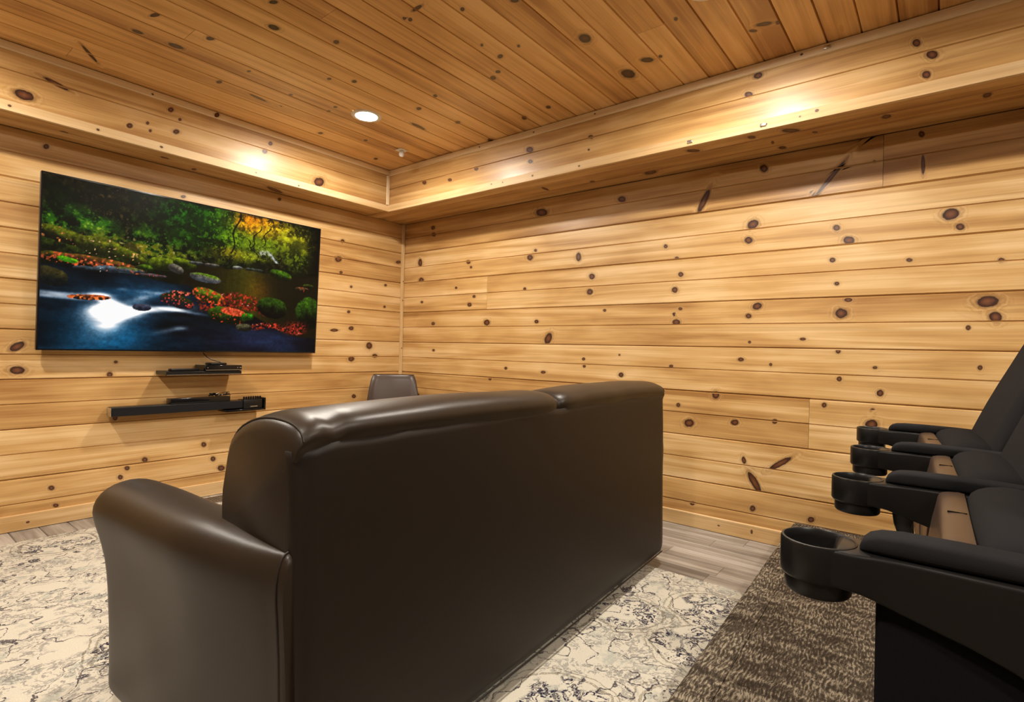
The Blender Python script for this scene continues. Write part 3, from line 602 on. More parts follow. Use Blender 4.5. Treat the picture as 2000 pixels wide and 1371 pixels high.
    # rocks
    def rock(cu, cv, ru, rv, top, bot, ang=0, leaves=0., lc=(196, 62, 30), moss=None, p=2.4):
        nonlocal c
        a = math.radians(ang); du = (u-cu)*1.75; dv = v-cv
        x = (du*math.cos(a)+dv*math.sin(a))/(ru*1.75); y = (-du*math.sin(a)+dv*math.cos(a))/rv
        r = (np.abs(x)**p+np.abs(y)**p)**(1/p)+(n1-.5)*.28+(n2-.5)*.16
        m = sm(1-r, 0, .10); sh = sm(y+(n2-.5)*1.2, -.5, .7)
        col = (np.array(top)*sh[..., None]+np.array(bot)*(1-sh)[..., None])*(.55+.9*n3)[..., None]
        c = blend(c, m, col)
        if moss: c = blend(c, m*sm(y+(n2-.5), .1, .6)*.9, np.array(moss)*(.5+n3)[..., None])
        if leaves: c = blend(c, m*(leafn > 1-leaves)*.95, np.array(lc)*(.5+1.0*vn(A*80, B*80, 77))[..., None])
    rock(.06, .66, .075, .045, (90, 96, 14), (14, 14, 4), -12, .15, (200, 120, 60)); rock(.085, .525, .09, .035, (92, 84, 16), (12, 10, 4), -6, .4, (190, 84, 40))
    rock(.07, .525, .03, .016, (84, 160, 12), (50, 110, 10), -8); rock(.16, .625, .075, .06, (104, 108, 18), (26, 30, 6), -8, .12, (220, 170, 120))
    rock(.24, .60, .07, .035, (110, 118, 20), (34, 38, 6), -20, .1, (200, 150, 90)); rock(.17, .535, .11, .022, (110, 74, 24), (60, 34, 14), -5, .3, (200, 90, 50))
    rock(.19, .495, .045, .020, (96, 108, 120), (24, 30, 38), 0, .1, (210, 100, 60)); rock(.25, .50, .05, .022, (112, 118, 122), (34, 42, 48), 0, .1, (200, 90, 50), (90, 100, 30))
    rock(.13, .485, .05, .014, (60, 74, 80), (10, 14, 18), 0, .1, (230, 220, 210)); rock(.30, .53, .03, .02, (88, 122, 16), (20, 30, 5), 0)
    rock(.355, .565, .05, .045, (108, 124, 18), (26, 32, 6), 0); rock(.43, .585, .045, .035, (104, 120, 14), (20, 24, 5), -10); rock(.40, .545, .03, .028, (120, 112, 96), (40, 36, 34), -20)
    rock(.32, .485, .05, .010, (110, 90, 92), (40, 30, 34), 0, .2); rock(.03, .42, .05, .055, (56, 50, 22), (10, 14, 14), -8)
    rock(.505, .505, .065, .030, (132, 124, 110), (52, 56, 62), -6, .03, moss=(88, 124, 14)); rock(.47, .60, .03, .012, (96, 96, 88), (30, 30, 30)); rock(.53, .60, .03, .012, (110, 100, 90), (30, 30, 30)); rock(.63, .605, .02, .012, (150, 150, 140), (50, 50, 44)); rock(.70, .605, .04, .012, (70, 74, 62), (20, 24, 20))
    rock(.82, .59, .055, .038, (66, 104, 14), (14, 20, 4), -12, .05); rock(.92, .50, .035, .018, (100, 70, 40), (20, 18, 10), 0, .2); rock(.955, .53, .03, .016, (60, 70, 16), (14, 14, 6))
    # leaf litter band on the near stones
    band = sm(.07-np.abs(v-(.355-.06*(u-.5)+.02*np.sin(u*22))), 0, .03)*sm(u, .47, .50)*sm(.80-u, 0, .03)
    c = blend(c, band*(leafn > .34)*(n2 > .36), np.array((176, 50, 26))*(.25+1.1*vn(A*88, B*88, 78)**1.5)[..., None]); c = blend(c, band*(leafn > .93), (240, 200, 170))
    rock(.135, .315, .065, .018, (150, 70, 30), (10, 14, 14), 2, .45, (225, 104, 44)); rock(.29, .275, .03, .022, (60, 62, 78), (24, 28, 40), 0, .02, (230, 230, 230))
    rock(.41, .33, .065, .045, (44, 50, 18), (22, 20, 30), -14, .28, (190, 60, 50)); rock(.42, .385, .04, .018, (50, 40, 20), (20, 20, 12), 0, .4, (200, 90, 70))
    rock(.52, .385, .065, .05, (92, 112, 18), (30, 40, 8), -14, .38, (206, 70, 34)); rock(.945, .36, .035, .04, (170, 54, 24), (110, 30, 14), 0, .6)
    rock(.60, .255, .085, .062, (58, 92, 12), (10, 16, 4), -6, .12, (210, 60, 30)); rock(.62, .285, .05, .028, (196, 70, 44), (150, 40, 22), -8, .6, (226, 90, 50)); rock(.68, .255, .028, .03, (46, 120, 14), (14, 40, 6), 0, .1)
    rock(.785, .335, .075, .085, (46, 76, 12), (2, 3, 2), -10, p=2.0); rock(.965, .31, .075, .13, (50, 84, 12), (3, 7, 4), 0, .02, p=2.0)
    d = sm(.03-np.abs(v-(.195-.10*(u-.68)-.015*np.sin(u*30))), 0, .015)*sm(u, .64, .67)*sm(.955-u, 0, .03)
    c = blend(c, d*(leafn > .36)*(n2 > .38), np.array((180, 50, 30))*(.25+1.1*vn(A*88, B*88, 79)**1.5)[..., None]); c = blend(c, d*(leafn > .93), (240, 190, 170))
    d = blob(.90, .19, .05, .045, 0, 3); c = blend(c, np.clip(d, 0, 1)*(leafn > .35), np.array((170, 46, 32))*(.3+vn(A*88, B*88, 80))[..., None])
    rock(.665, .175, .035, .030, (92, 88, 58), (20, 20, 16), 0)
    d = blob(.47, .155, .04, .03, 20); c = blend(c, np.clip(d, 0, 1)*.8, (10, 16, 24))
    c = c*(.70+.6*n3)[..., None] if False else c; c = c/255.; tex = (n3-.5)*.5*(c.mean(-1) < .6); c = np.clip(c*(1+1.1*tex[..., None]), 0, 1); c = np.clip((c-.012)*1.0, 0, 1)
    return np.where(c <= .04045, c/12.92, ((c+.055)/1.055)**2.4)

TVW, TVH = 1.635, .947
tilt = math.atan2(.04, TVH)
tv = empty('television', (-2.545+TVW/2, -.08, .968)); tv.rotation_euler = (tilt*1.0, 0, 0)
tag(tv, 'large wall-mounted flat television showing a mossy autumn stream', 'television')
# local: x across, z up, -y to the room; top leans out
bm = bmesh.new(); addbox(bm, -TVW/2, TVW/2, .0015, .030, 0, TVH, .003, 2); bobj('casing', bm, M['tv_side'], tv, True)
bm = bmesh.new(); addbox(bm, -TVW/2+.15, TVW/2-.15, .030, .046, .08, TVH-.25, .008, 2); bobj('rear_housing', bm, M['black_plastic'], tv, True)
bm = bmesh.new()
b_ = .008
for x0, x1, z0, z1 in ((-TVW/2, TVW/2, 0, b_), (-TVW/2, TVW/2, TVH-b_, TVH), (-TVW/2, -TVW/2+b_, b_, TVH-b_), (TVW/2-b_, TVW/2, b_, TVH-b_)):
    addbox(bm, x0, x1, -.0005, .0015, z0, z1)
bobj('bezel', bm, M['black_gloss'], tv)
GW, GH = 460, 262
pic = tv_picture(GW, GH)
gx = np.linspace(-TVW/2+b_, TVW/2-b_, GW); gz = np.linspace(b_, TVH-b_, GH)
VX, VZ = np.meshgrid(gx, gz); verts = np.stack([VX.ravel(), np.zeros(GW*GH)+.0005, VZ.ravel()], 1)
idx = np.arange(GW*GH).reshape(GH, GW)
faces = np.stack([idx[:-1, :-1], idx[:-1, 1:], idx[1:, 1:], idx[1:, :-1]], -1).reshape(-1, 4)
me = bpy.data.meshes.new('screen'); me.vertices.add(len(verts)); me.vertices.foreach_set('co', verts.astype(np.float32).ravel())
me.loops.add(faces.size); me.loops.foreach_set('vertex_index', faces.astype(np.int32).ravel())
me.polygons.add(len(faces)); me.polygons.foreach_set('loop_start', np.arange(0, faces.size, 4, dtype=np.int32)); me.update(calc_edges=True)
at = me.attributes.new('picture', 'FLOAT_COLOR', 'POINT'); at.data.foreach_set('color', np.concatenate([pic, np.ones((GH, GW, 1))], -1).astype(np.float32).ravel())
t = NT('television_picture'); a = t.n('ShaderNodeAttribute'); a.attribute_name = 'picture'
t.b.inputs['Base Color'].default_value = (.004, .004, .004, 1); t.b.inputs['Roughness'].default_value = .25; t.b.inputs['Specular IOR Level'].default_value = .08
t.l(a.outputs['Color'], t.b.inputs['Emission Color']); t.b.inputs['Emission Strength'].default_value = 1.0
me.materials.append(t.m); o = bpy.data.objects.new('screen', me); C.objects.link(o); o.parent = tv
box('wall_mount', (-.25, .25, .046, .0735, .25, .62), M['steel'], tv)

# =====================================================================
# SHELF, PLAYER, SOUNDBAR
# =====================================================================
sh = tag(empty('floating_shelf', (-1.73, 0, .825)), 'small black floating shelf on the wall below the television', 'shelf')
bm = bmesh.new(); addbox(bm, -.225, .225, -.17, -.0005, 0, .022, .0015, 1); bobj('shelf_board', bm, M['black_plastic'], sh, True)
bm = bmesh.new(); addbox(bm, -.222, .222, -.1715, -.1705, .0005, .003); bobj('shelf_edge', bm, M['silver'], sh)
pl = tag(empty('disc_player', (-1.60, -.10, .848)), 'slim black disc player on the right half of the floating shelf', 'media player')
bm = bmesh.new(); addbox(bm, -.135, .095, -.075, .085, .002, .036, .002, 1); bobj('casing', bm, M['black_gloss'], pl, True)
box('front_strip', (-.132, .092, -.0765, -.0752, .004, .0065), M['silver'], pl)
box('disc_tray', (-.06, .04, -.0765, -.0752, .020, .028), M['black_plastic'], pl)
for i, x in enumerate((-.124, .062, .078, .084)):
    box('button', (x, x+.006, -.078, -.0752, .018, .023), M['silver'], pl)
for x in (-.12, .08):
    box('foot', (x-.008, x+.008, -.06, -.045, -.0005, .002), M['black_plastic'], pl)
pk = tag(empty('streaming_box', (-1.64, -.10, .8845)), 'little black box lying on top of the disc player', 'media box')
bm = bmesh.new(); addbox(bm, -.05, .05, -.045, .045, 0, .014, .004, 2); bobj('casing', bm, M['black_plastic'], pk, True)
box('status_light', (-.002, .002, -.0458, -.0452, .005, .007), M['bronze'], pk)
cb = tube('hanging_cable', [(-1.70, -.045, .962), (-1.695, -.047, .955), (-1.68, -.055, .935), (-1.655, -.065, .917), (-1.63, -.075, .908), (-1.61, -.08, .904), (-1.605, -.085, .899)], .0028, M['black_plastic'])
tag(cb, 'thin black cable hanging from the television to the small box', 'cable')
rm = tag(empty('remote_control', (-1.84, -.12, .848), .12), 'black remote control with silver buttons on the left end of the floating shelf', 'remote control')
bm = bmesh.new(); addbox(bm, -.085, .085, -.021, .021, 0, .015, .005, 2); bobj('casing', bm, M['black_plastic'], rm, True)
btn = None
for i in range(7):
    for j in (-1, 0, 1):
        if btn is None: btn = box('button', (-.0035, .0035, -.0035, .0035, 0, .002), M['silver'], rm); b2 = btn
        else: b2 = btn.copy(); C.objects.link(b2); b2.parent = rm
        b2.location = (-.068+i*.016, j*.011, .0148)

sb = tag(empty('soundbar', (-1.835, 0, .585)), 'long black soundbar on the wall below the floating shelf', 'soundbar')
bm = bmesh.new(); addbox(bm, -.375, .39, -.10, -.02, 0, .054, .006, 2); bobj('cabinet', bm, M['black_plastic'], sb, True)
box('end_cap', (-.3765, -.3745, -.098, -.022, .003, .051), M['silver'], sb, .0005)
bm = bmesh.new(); addbox(bm, -.37, .385, -.1025, -.0995, .004, .050, .001, 1); bobj('grille', bm, M['charcoal_fabric'], sb, True)
for x in (-.25, .25): box('bracket', (x-.02, x+.02, -.02, -.0005, .01, .045), M['steel'], sb)
# lower right tray with the row of plugs
tr = tag(empty('wall_tray', (-1.415, 0, .568)), 'short black wall tray at the right end of the soundbar', 'tray')
bm = bmesh.new(); addbox(bm, -.165, .105, -.125, -.0005, 0, .013, .0015, 1); addbox(bm, .095, .105, -.125, -.0005, .013, .085, .0015, 1); bobj('tray_board', bm, M['black_gloss'], tr, True)
# receiver on top
rc = tag(empty('receiver_box', (-1.74, -.06, .6395)), 'flat black receiver box resting on top of the soundbar', 'receiver')
bm = bmesh.new(); addbox(bm, -.16, .20, -.035, .04, 0, .034, .003, 2); bobj('casing', bm, M['black_gloss'], rc, True)
bm = bmesh.new(); addbox(bm, -.158, .198, -.037, -.0352, .003, .008); bobj('front_strip', bm, M['black_plastic'], rc)
# battery charger with a row of round tops
ch = tag(empty('charging_dock', (-1.415, -.07, .5815)), 'black charging dock with a row of small upright batteries at the right of the soundbar', 'charger')
bm = bmesh.new(); addbox(bm, -.045, .085, -.045, .045, 0, .062, .004, 2); bobj('dock_body', bm, M['black_plastic'], ch, True)
bat = None
for i in range(8):
    if bat is None:
        bat = lathe('battery', [(.0001, .062), (.0062, .062), (.0065, .066), (.0065, .078), (.0058, .082), (.003, .084), (.0001, .0845)], M['black_gloss'], ch, 14); b2 = bat
    else: b2 = bat.copy(); C.objects.link(b2); b2.parent = ch
    b2.location = (-.036+i*.016, -.028, 0)
bm = bmesh.new(); addbox(bm, .0, .05, -.0465, -.0452, .012, .018); bobj('label_strip', bm, M['silver'], ch)
# tangle of connectors
cn = tag(empty('cable_tangle', (-1.612, -.065, .6745)), 'tangle of black leads with gold and silver plugs between receiver and batteries', 'cables')
rr = random.Random(4)
for i in range(6):
    P = [Vector((-.05+.014*i, rr.uniform(-.015, .015), .004))]
    for j in range(5): P.append(Vector((-.05+.03*j+rr.uniform(-.012, .012), rr.uniform(-.02, .02), .004+rr.uniform(0, .02))))
    P = smoothpts(P, 2, False); tube('lead', P, .0028, M['black_plastic'], cn, 6)
for i, (x, z, m_) in enumerate(((-.02, .016, 'silver'), (-.005, .010, 'silver'), (.008, .018, 'gold'), (.02, .010, 'silver'), (-.03, .004, 'gold'))):
    o = lathe('plug', [(.0001, 0), (.004, 0), (.004, .012), (.0025, .013), (.0025, .02), (.0001, .02)], M[m_], cn, 12); o.location = (x, -.02, z); o.rotation_euler = (0, 1.3, .3*i)

# =====================================================================
# SOFA
# =====================================================================
from mathutils import noise as mnoise
def wrinkle(o, amp, sc, seed=0, axis=None):
    me = o.data
    for v in me.vertices:
        n = mnoise.noise(Vector(v.co)*sc+Vector((seed, seed*.7, 0)))
        v.co += v.normal*amp*n
sofa = tag(empty('sofa', (-1.667, -2.834, 0.0105), math.radians(3.1)), 'dark brown leather sofa seen from behind, standing on the rug', 'sofa')
HW = 1.003
# back panel: nearly flat vinyl with slight puffing and puckers under the seam
nx, nz = 80, 34; V = []; F = []
for j in range(nz+1):
    for i in range(nx+1):
        x = -HW+2*HW*i/nx; z = .058+(.828-.058)*j/nz; x *= 1-.022*(1-j/nz)
        ex = min(1, (HW-abs(x))/.03); ez = min(1, (j/nz*.8)/.05); et = min(1, (1-j/nz)*.8/.02)
        y = .012-.012*math.sqrt(max(0, ex))*min(1, math.sqrt(max(0, ez)))*1.0
        y -= .003*mnoise.noise(Vector((x*2.2, z*2.5, 1)))
        y += .004*(1-et)*(.5+.5*mnoise.noise(Vector((x*9, 0, 5))))
        zz = z+(.003*mnoise.noise(Vector((x*7, 0, 9)))-.012*math.exp(-((x+.955)/.03)**2)-.014*max(0, 1-(HW-abs(x))/.02)-.007*math.exp(-((x-.0)/.03)**2)) * (j/nz)**6
        V.append((x, y-.018*(1-j/nz), zz))
for j in range(nz):
    for i in range(nx):
        a = j*(nx+1)+i; F.append((a, a+1, a+nx+2, a+nx+1))
# returns into the frame
n0 = len(V)
ring = [i for i in range(nx+1)]+[j*(nx+1)+nx for j in range(1, nz+1)]+[nz*(nx+1)+i for i in range(nx-1, -1, -1)]+[j*(nx+1) for j in range(nz-1, 0, -1)]
for r in ring: V.append((V[r][0], V[r][1]+.016, V[r][2]))
for i in range(len(ring)):
    a, b = ring[i], ring[(i+1) % len(ring)]; F.append((b, a, n0+i, n0+(i+1) % len(ring)))
bp = mobj('back_panel', V, F, M['leather_back'], sofa, True)
bm = bmesh.new(); bm.from_mesh(bp.data); bmesh.ops.recalc_face_normals(bm, faces=bm.faces); bm.to_mesh(bp.data); bm.free()
tag(bp, 'plain flat dark brown back panel')
tube('hem_piping', [(-HW*.978+.004, -.014, .060), (0, -.018, .057), (HW*.978-.004, -.014, .060)], .003, M['leather_back'], bp)
# wooden frame inside and base
bm = bmesh.new(); addbox(bm, -.93, .93, .03, .80, .075, .30, .01, 2); bobj('base_frame', bm, M['leather'], sofa, True)
bm = bmesh.new(); addbox(bm, -.95, .95, .05, .20, .30, .62, .01, 2); bobj('back_frame', bm, M['leather'], sofa, True)

def cushion_profile():
    P = [(.000, .826), (-.006, .845), (.000, .872), (.022, .893), (.060, .904), (.110, .906), (.160, .896), (.205, .874), (.240, .840), (.262, .795), (.276, .74), (.284, .68), (.280, .622), (.255, .592), (.18, .583), (.08, .583), (.016, .60), (.012, .66), (.012, .74), (.006, .80)]
    return [(p.x, p.y) for p in smoothpts([Vector((a, b, 0)) for a, b in P], 1)]
CP = cushion_profile()
def back_cushion(xa, xb, left_end, seed):
    cy, cz = .145, .72; secs = []
    L = xb-xa
    st = [0, .006, .016, .035, .06, .09, .12, .16]+[.16+(L-.32)*k/14 for k in range(1, 14)]+[L-.16, L-.12, L-.09, L-.06, L-.035, L-.016, L-.006, L]
    for s in st:
        d = min(s, L-s); near_left = s < L/2
        outer = (near_left and left_end == 'L') or ((not near_left) and left_end == 'R')
        rr_ = .014 if outer else .035
        ins = 0 if d >= rr_ else rr_-math.sqrt(max(0, rr_*rr_-(rr_-d)**2))
        if outer: ins *= .9
        else: ins += .010*math.exp(-(d/.05)**2)
        puck = .012*math.exp(-((s-.085)/.014)**2) if left_end == 'L' else .0
        x = xa+s; S = []
        for (y, z) in CP:
            dy, dz = y-cy, z-cz; l = math.hypot(dy/.14, dz/.18)
            k = ins/max(.05, math.hypot(dy, dz))
            yy = y-dy*k; zz = z-dz*k
            if z > .84 and y < .12: zz -= puck*(1.2 if y < .06 else .5); yy += puck*.6 if y < .03 else 0
            if zz > .835: zz = .835+(zz-.835)*.74
            top = max(0, min(1, (z-.80)/.08))
            crown = .008*math.sin(PI*s/L)-.004
            zz += top*(crown+.0025*mnoise.noise(Vector((x*5, y*6, seed))))
            if outer: zz -= max(0, min(1, (z-.70)/.15))*.030*(1-math.sqrt(max(0, 1-(1-min(1, d/.08))**2)))
            if y > .2: yy += .006*mnoise.noise(Vector((x*4, z*9, seed+3)))
            if y < .02: yy += .003*mnoise.noise(Vector((x*7, z*9, seed+5)))
            S.append((x, yy, zz))
        secs.append(S)
    o = loftobj('back_cushion', secs, M['leather'], sofa, angle=60)
    es = secs[2] if left_end == 'L' else secs[-3]; sg = -1 if left_end == 'L' else 1
    tube('piping', [(p[0]+sg*.002, p[1], p[2]) for p in es[2:26]], .0022, M['stitch'], o, 6)
    return o
back_cushion(-1.0, .002, 'L', 1); back_cushion(-.002, 1.0, 'R', 9)

def arm(sgn):
    P = [(1.030, .058), (1.031, .12), (1.033, .22), (1.037, .33), (1.046, .42), (1.060, .49), (1.074, .54), (1.078, .575), (1.066, .606), (1.038, .628), (1.0, .638), (.96, .636), (.925, .622), (.902, .596), (.892, .56), (.890, .50), (.890, .30), (.890, .12), (.890, .075), (.96, .06), (1.0, .058)]
    P = [(p.x, p.y) for p in smoothpts([Vector((a, b, 0)) for a, b in P], 1)]
    cx, cz = .965, .34; secs = []
    Y = [.004, .008, .016, .03, .05]+[.05+.70*k/16 for k in range(1, 17)]+[.775, .792, .806, .816, .822]
    for y in Y:
        ins = 0
        if y < .03: ins = (.018-math.sqrt(max(0, .018**2-(max(0, .018-(y-.004)))**2))) if y < .022 else 0
        if y > .78: d = .822-y; ins = .04-math.sqrt(max(0, .04**2-max(0, .04-d)**2))
        S = []
        for (x, z) in P:
            dx, dz = x-cx, z-cz; l = math.hypot(dx, dz)
            zz = z-(dz/l)*ins; xx = x-(dx/l)*ins
            t_ = max(0, min(1, (z-.40)/.2))
            zz -= t_*.022*max(0, 1-y/.30)            # dips a little where the back sits on it
            zz += t_*.004*mnoise.noise(Vector((x*6, y*5, sgn)))
            xx += .0035*mnoise.noise(Vector((sgn*3, y*5, z*5)))*(1 if x > .95 else 0)
            if x > .98: g_ = max(0, 1-y/.34)**1.3*.92; xx = xx*(1-g_)+(1.006+(xx-1.03)*.12)*g_; xx -= .003*math.exp(-((y-.035)/.010)**2)
            S.append((sgn*xx, y, zz))
        secs.append(S)
    o = loftobj('armrest', secs, M['leather'], sofa, angle=50)
    pts = [(p[0]+(sgn*.0012 if abs(p[0]) > 1.0 else 0), .020, p[2]+(.001 if p[2] > .6 else 0)) for p in secs[3][1:21]]
    tube('piping', pts, .0024, M['stitch'], o, 6)
    return o
arm(-1); arm(1)
def pillow(name, b, mat, parent, r=.05, crown=.02, seed=0):
    x0, x1, y0, y1, z0, z1 = b
    bm = bmesh.new(); addbox(bm, x0, x1, y0, y1, z0, z1, r, 5)
    bmesh.ops.subdivide_edges(bm, edges=[e for e in bm.edges if e.calc_length() > .15], cuts=8, use_grid_fill=True)
    cx, cy = (x0+x1)/2, (y0+y1)/2
    for v in bm.verts:
        a = max(0, 1-((v.co.x-cx)/((x1-x0)/2))**2)*max(0, 1-((v.co.y-cy)/((y1-y0)/2))**2)
        if v.co.z > (z0+z1)/2: v.co.z += crown*math.sqrt(a)
        v.co += Vector((0, 0, .003*mnoise.noise(v.co*8+Vector((seed, 0, 0)))))
    return bobj(name, bm, mat, parent, True)
pillow('seat_cushion', (-.885, -.002, .285, .81, .302, .445), M['leather'], sofa, .04, .02, 1)
pillow('seat_cushion', (.002, .885, .285, .81, .302, .445), M['leather'], sofa, .04, .02, 5)
for x in (-.90, .90):
    for y in (.09, .74):
        o = lathe('foot', [(.001, 0), (.026, 0), (.028, .004), (.040, .055), (.043, .074), (.043, .08), (.001, .08)], M['foot_wood'], sofa, 24); o.location = (x, y, 0)

# =====================================================================
# ACCENT CHAIR in the corner
# =====================================================================
ac = tag(empty('accent_chair', (-.455, -.46, 0), math.radians(-39)), 'small brown leather armless chair in the corner behind the sofa', 'chair')
# local: faces -y ; backrest at +y
def slab(name, rows_, th, mat, parent, nxx=10):
    """rows_: list of (halfwidth, y, z) up the sheet -> closed padded slab"""
    secs = []
    for i, (hw, y, z) in enumerate(rows_):
        a = rows_[max(0, i-1)]; b = rows_[min(len(rows_)-1, i+1)]
        t_ = Vector((0, b[1]-a[1], b[2]-a[2])).normalized(); n = Vector((0, -t_.z, t_.y)); e = th/2
        fr_ = []; bk = []
        for k in range(nxx+1):
            s = -1+2*k/nxx; d = e*(1-.85*abs(s)**8); sag = .018*(1-s*s)
            fr_.append(Vector((hw*s, y+sag, z))+n*d); bk.append(Vector((hw*s, y+sag, z))-n*d)
        secs.append(fr_+bk[::-1])
    # close top and bottom rims softly
    def shrink(S, f, off):
        c = [(S[i]+S[len(S)-1-i])/2 for i in range(len(S))]
        return [c[i]+(S[i]-c[i])*f+off for i in range(len(S))]
    up = Vector((0, rows_[-1][1]-rows_[-2][1], rows_[-1][2]-rows_[-2][2])).normalized()
    dn = -Vector((0, rows_[1][1]-rows_[0][1], rows_[1][2]-rows_[0][2])).normalized()
    secs = [shrink(secs[0], .3, dn*th*.4), shrink(secs[0], .75, dn*th*.25)]+secs+[shrink(secs[-1], .8, up*th*.22), shrink(secs[-1], .35, up*th*.36)]
    return loftobj(name, [[tuple(p) for p in s] for s in secs], mat, parent, angle=60)
rowsB = [(.215, .17, .42), (.213, .185, .48), (.208, .198, .55), (.200, .210, .62), (.190, .222, .69), (.178, .234, .75), (.166, .242, .787)]
bk = slab('backrest', rowsB, .042, M['chair_leather'], ac, 14)
for s in (-1, 1):
    tube('piping', [(s*(hw+.001), y+.001, z) for hw, y, z in rowsB], .004, M['stitch'], bk, 8)
seat = slab('seat', [(.215, -.24, .445), (.222, -.16, .455), (.224, -.05, .452), (.222, .06, .445), (.218, .15, .44)], .075, M['chair_leather'], ac, 14)
for s in (-1, 1):
    for y, z in ((-.18, .42), (.13, .41)):
        o = tube('leg', [(s*.18, y, z), (s*.205, y+(.05 if y > 0 else -.03), .0)], [.014, .008], M['black_plastic'], ac, 12)

# =====================================================================
# THEATRE SEATS
# =====================================================================
ZR = .150
ARMS = [(-2.311, -3.714), (-1.785, -3.706), (-1.287, -3.684), (-.735, -3.640)]
def arm_mesh(parent, ax, ay, full=False):
    """armrest: solid moulded body with drop-in cup holder and a padded top; local origin = chair base"""
    # outline in plan (x half width as function of y) and side profile; y measured backwards (negative) from cup centre
    ZT = .766; st = []
    prof = [(None, .7135, .0445), (-.045, .7125, .0435), (-.058, .710, .040), (-.075, .704, .035), (-.10, .695, .032), (-.13, .686, .031), (-.17, .676, .033), (-.21, .662, .034), (-.25, .643, .035), (-.29, .622, .035), (-.33, .603, .034), (-.37, .592, .032), (-.395, .600, .028), (-.41, .63, .020)]
    secs = []
    for y, zb, hw in prof:
        zt = ZT-.001 if y is None or y > -.38 else ZT-.02
        r = .006; pts = []
        for cx, cz, a0 in ((hw-r, zt-r, 0), (-hw+r, zt-r, 90), (-hw+r, zb+r, 180), (hw-r, zb+r, 270)):
            for k in range(4):
                a = math.radians(a0+30*k); px = cx+r*math.cos(a); yy = y if y is not None else -math.sqrt(.0474**2-px*px)
                pts.append((ax+px, ay+yy, cz+r*math.sin(a)))
        # y offset added below
        secs.append([(px, py, pz) for px, py, pz in pts])
    body = loftobj('armrest', secs, M['black_plastic'], parent, angle=50)
    # cup holder: ring, inner well, lower lip
    R = .052
    cup = lathe('cup_holder', [(.001, .690), (.041, .690), (.0435, .694), (.0435, .711), (.0475, .713), (.0500, .717), (.0500, .763), (.0487, .766), (.0460, .7665), (.0442, .764), (.0428, .755), (.0415, .70), (.040, .697), (.001, .697)], M['black_plastic'], body, 56)
    cup.location = (ax, ay, 0)
    # pad
    secs = []
    for i, (y, hw, h) in enumerate([(-.052, .010, .006), (-.055, .018, .014), (-.062, .024, .021), (-.075, .027, .026), (-.10, .0285, .0285), (-.16, .029, .029), (-.24, .029, .028), (-.31, .028, .025), (-.36, .026, .018), (-.39, .021, .008), (-.40, .012, .002)]):
        S = []
        for k in range(20):
            a = 2*PI*k/20; ca, sa = math.cos(a), math.sin(a)
            S.append((ax+hw*math.copysign(abs(ca)**.45, ca), ay+y, ZT-.001+(h*.5)+h*.5*math.copysign(abs(sa)**.55, sa)))
        secs.append(S)
    tag(loftobj('arm_pad', secs, M['charcoal_fabric'], body, angle=60), 'padded charcoal fabric top')
    return body
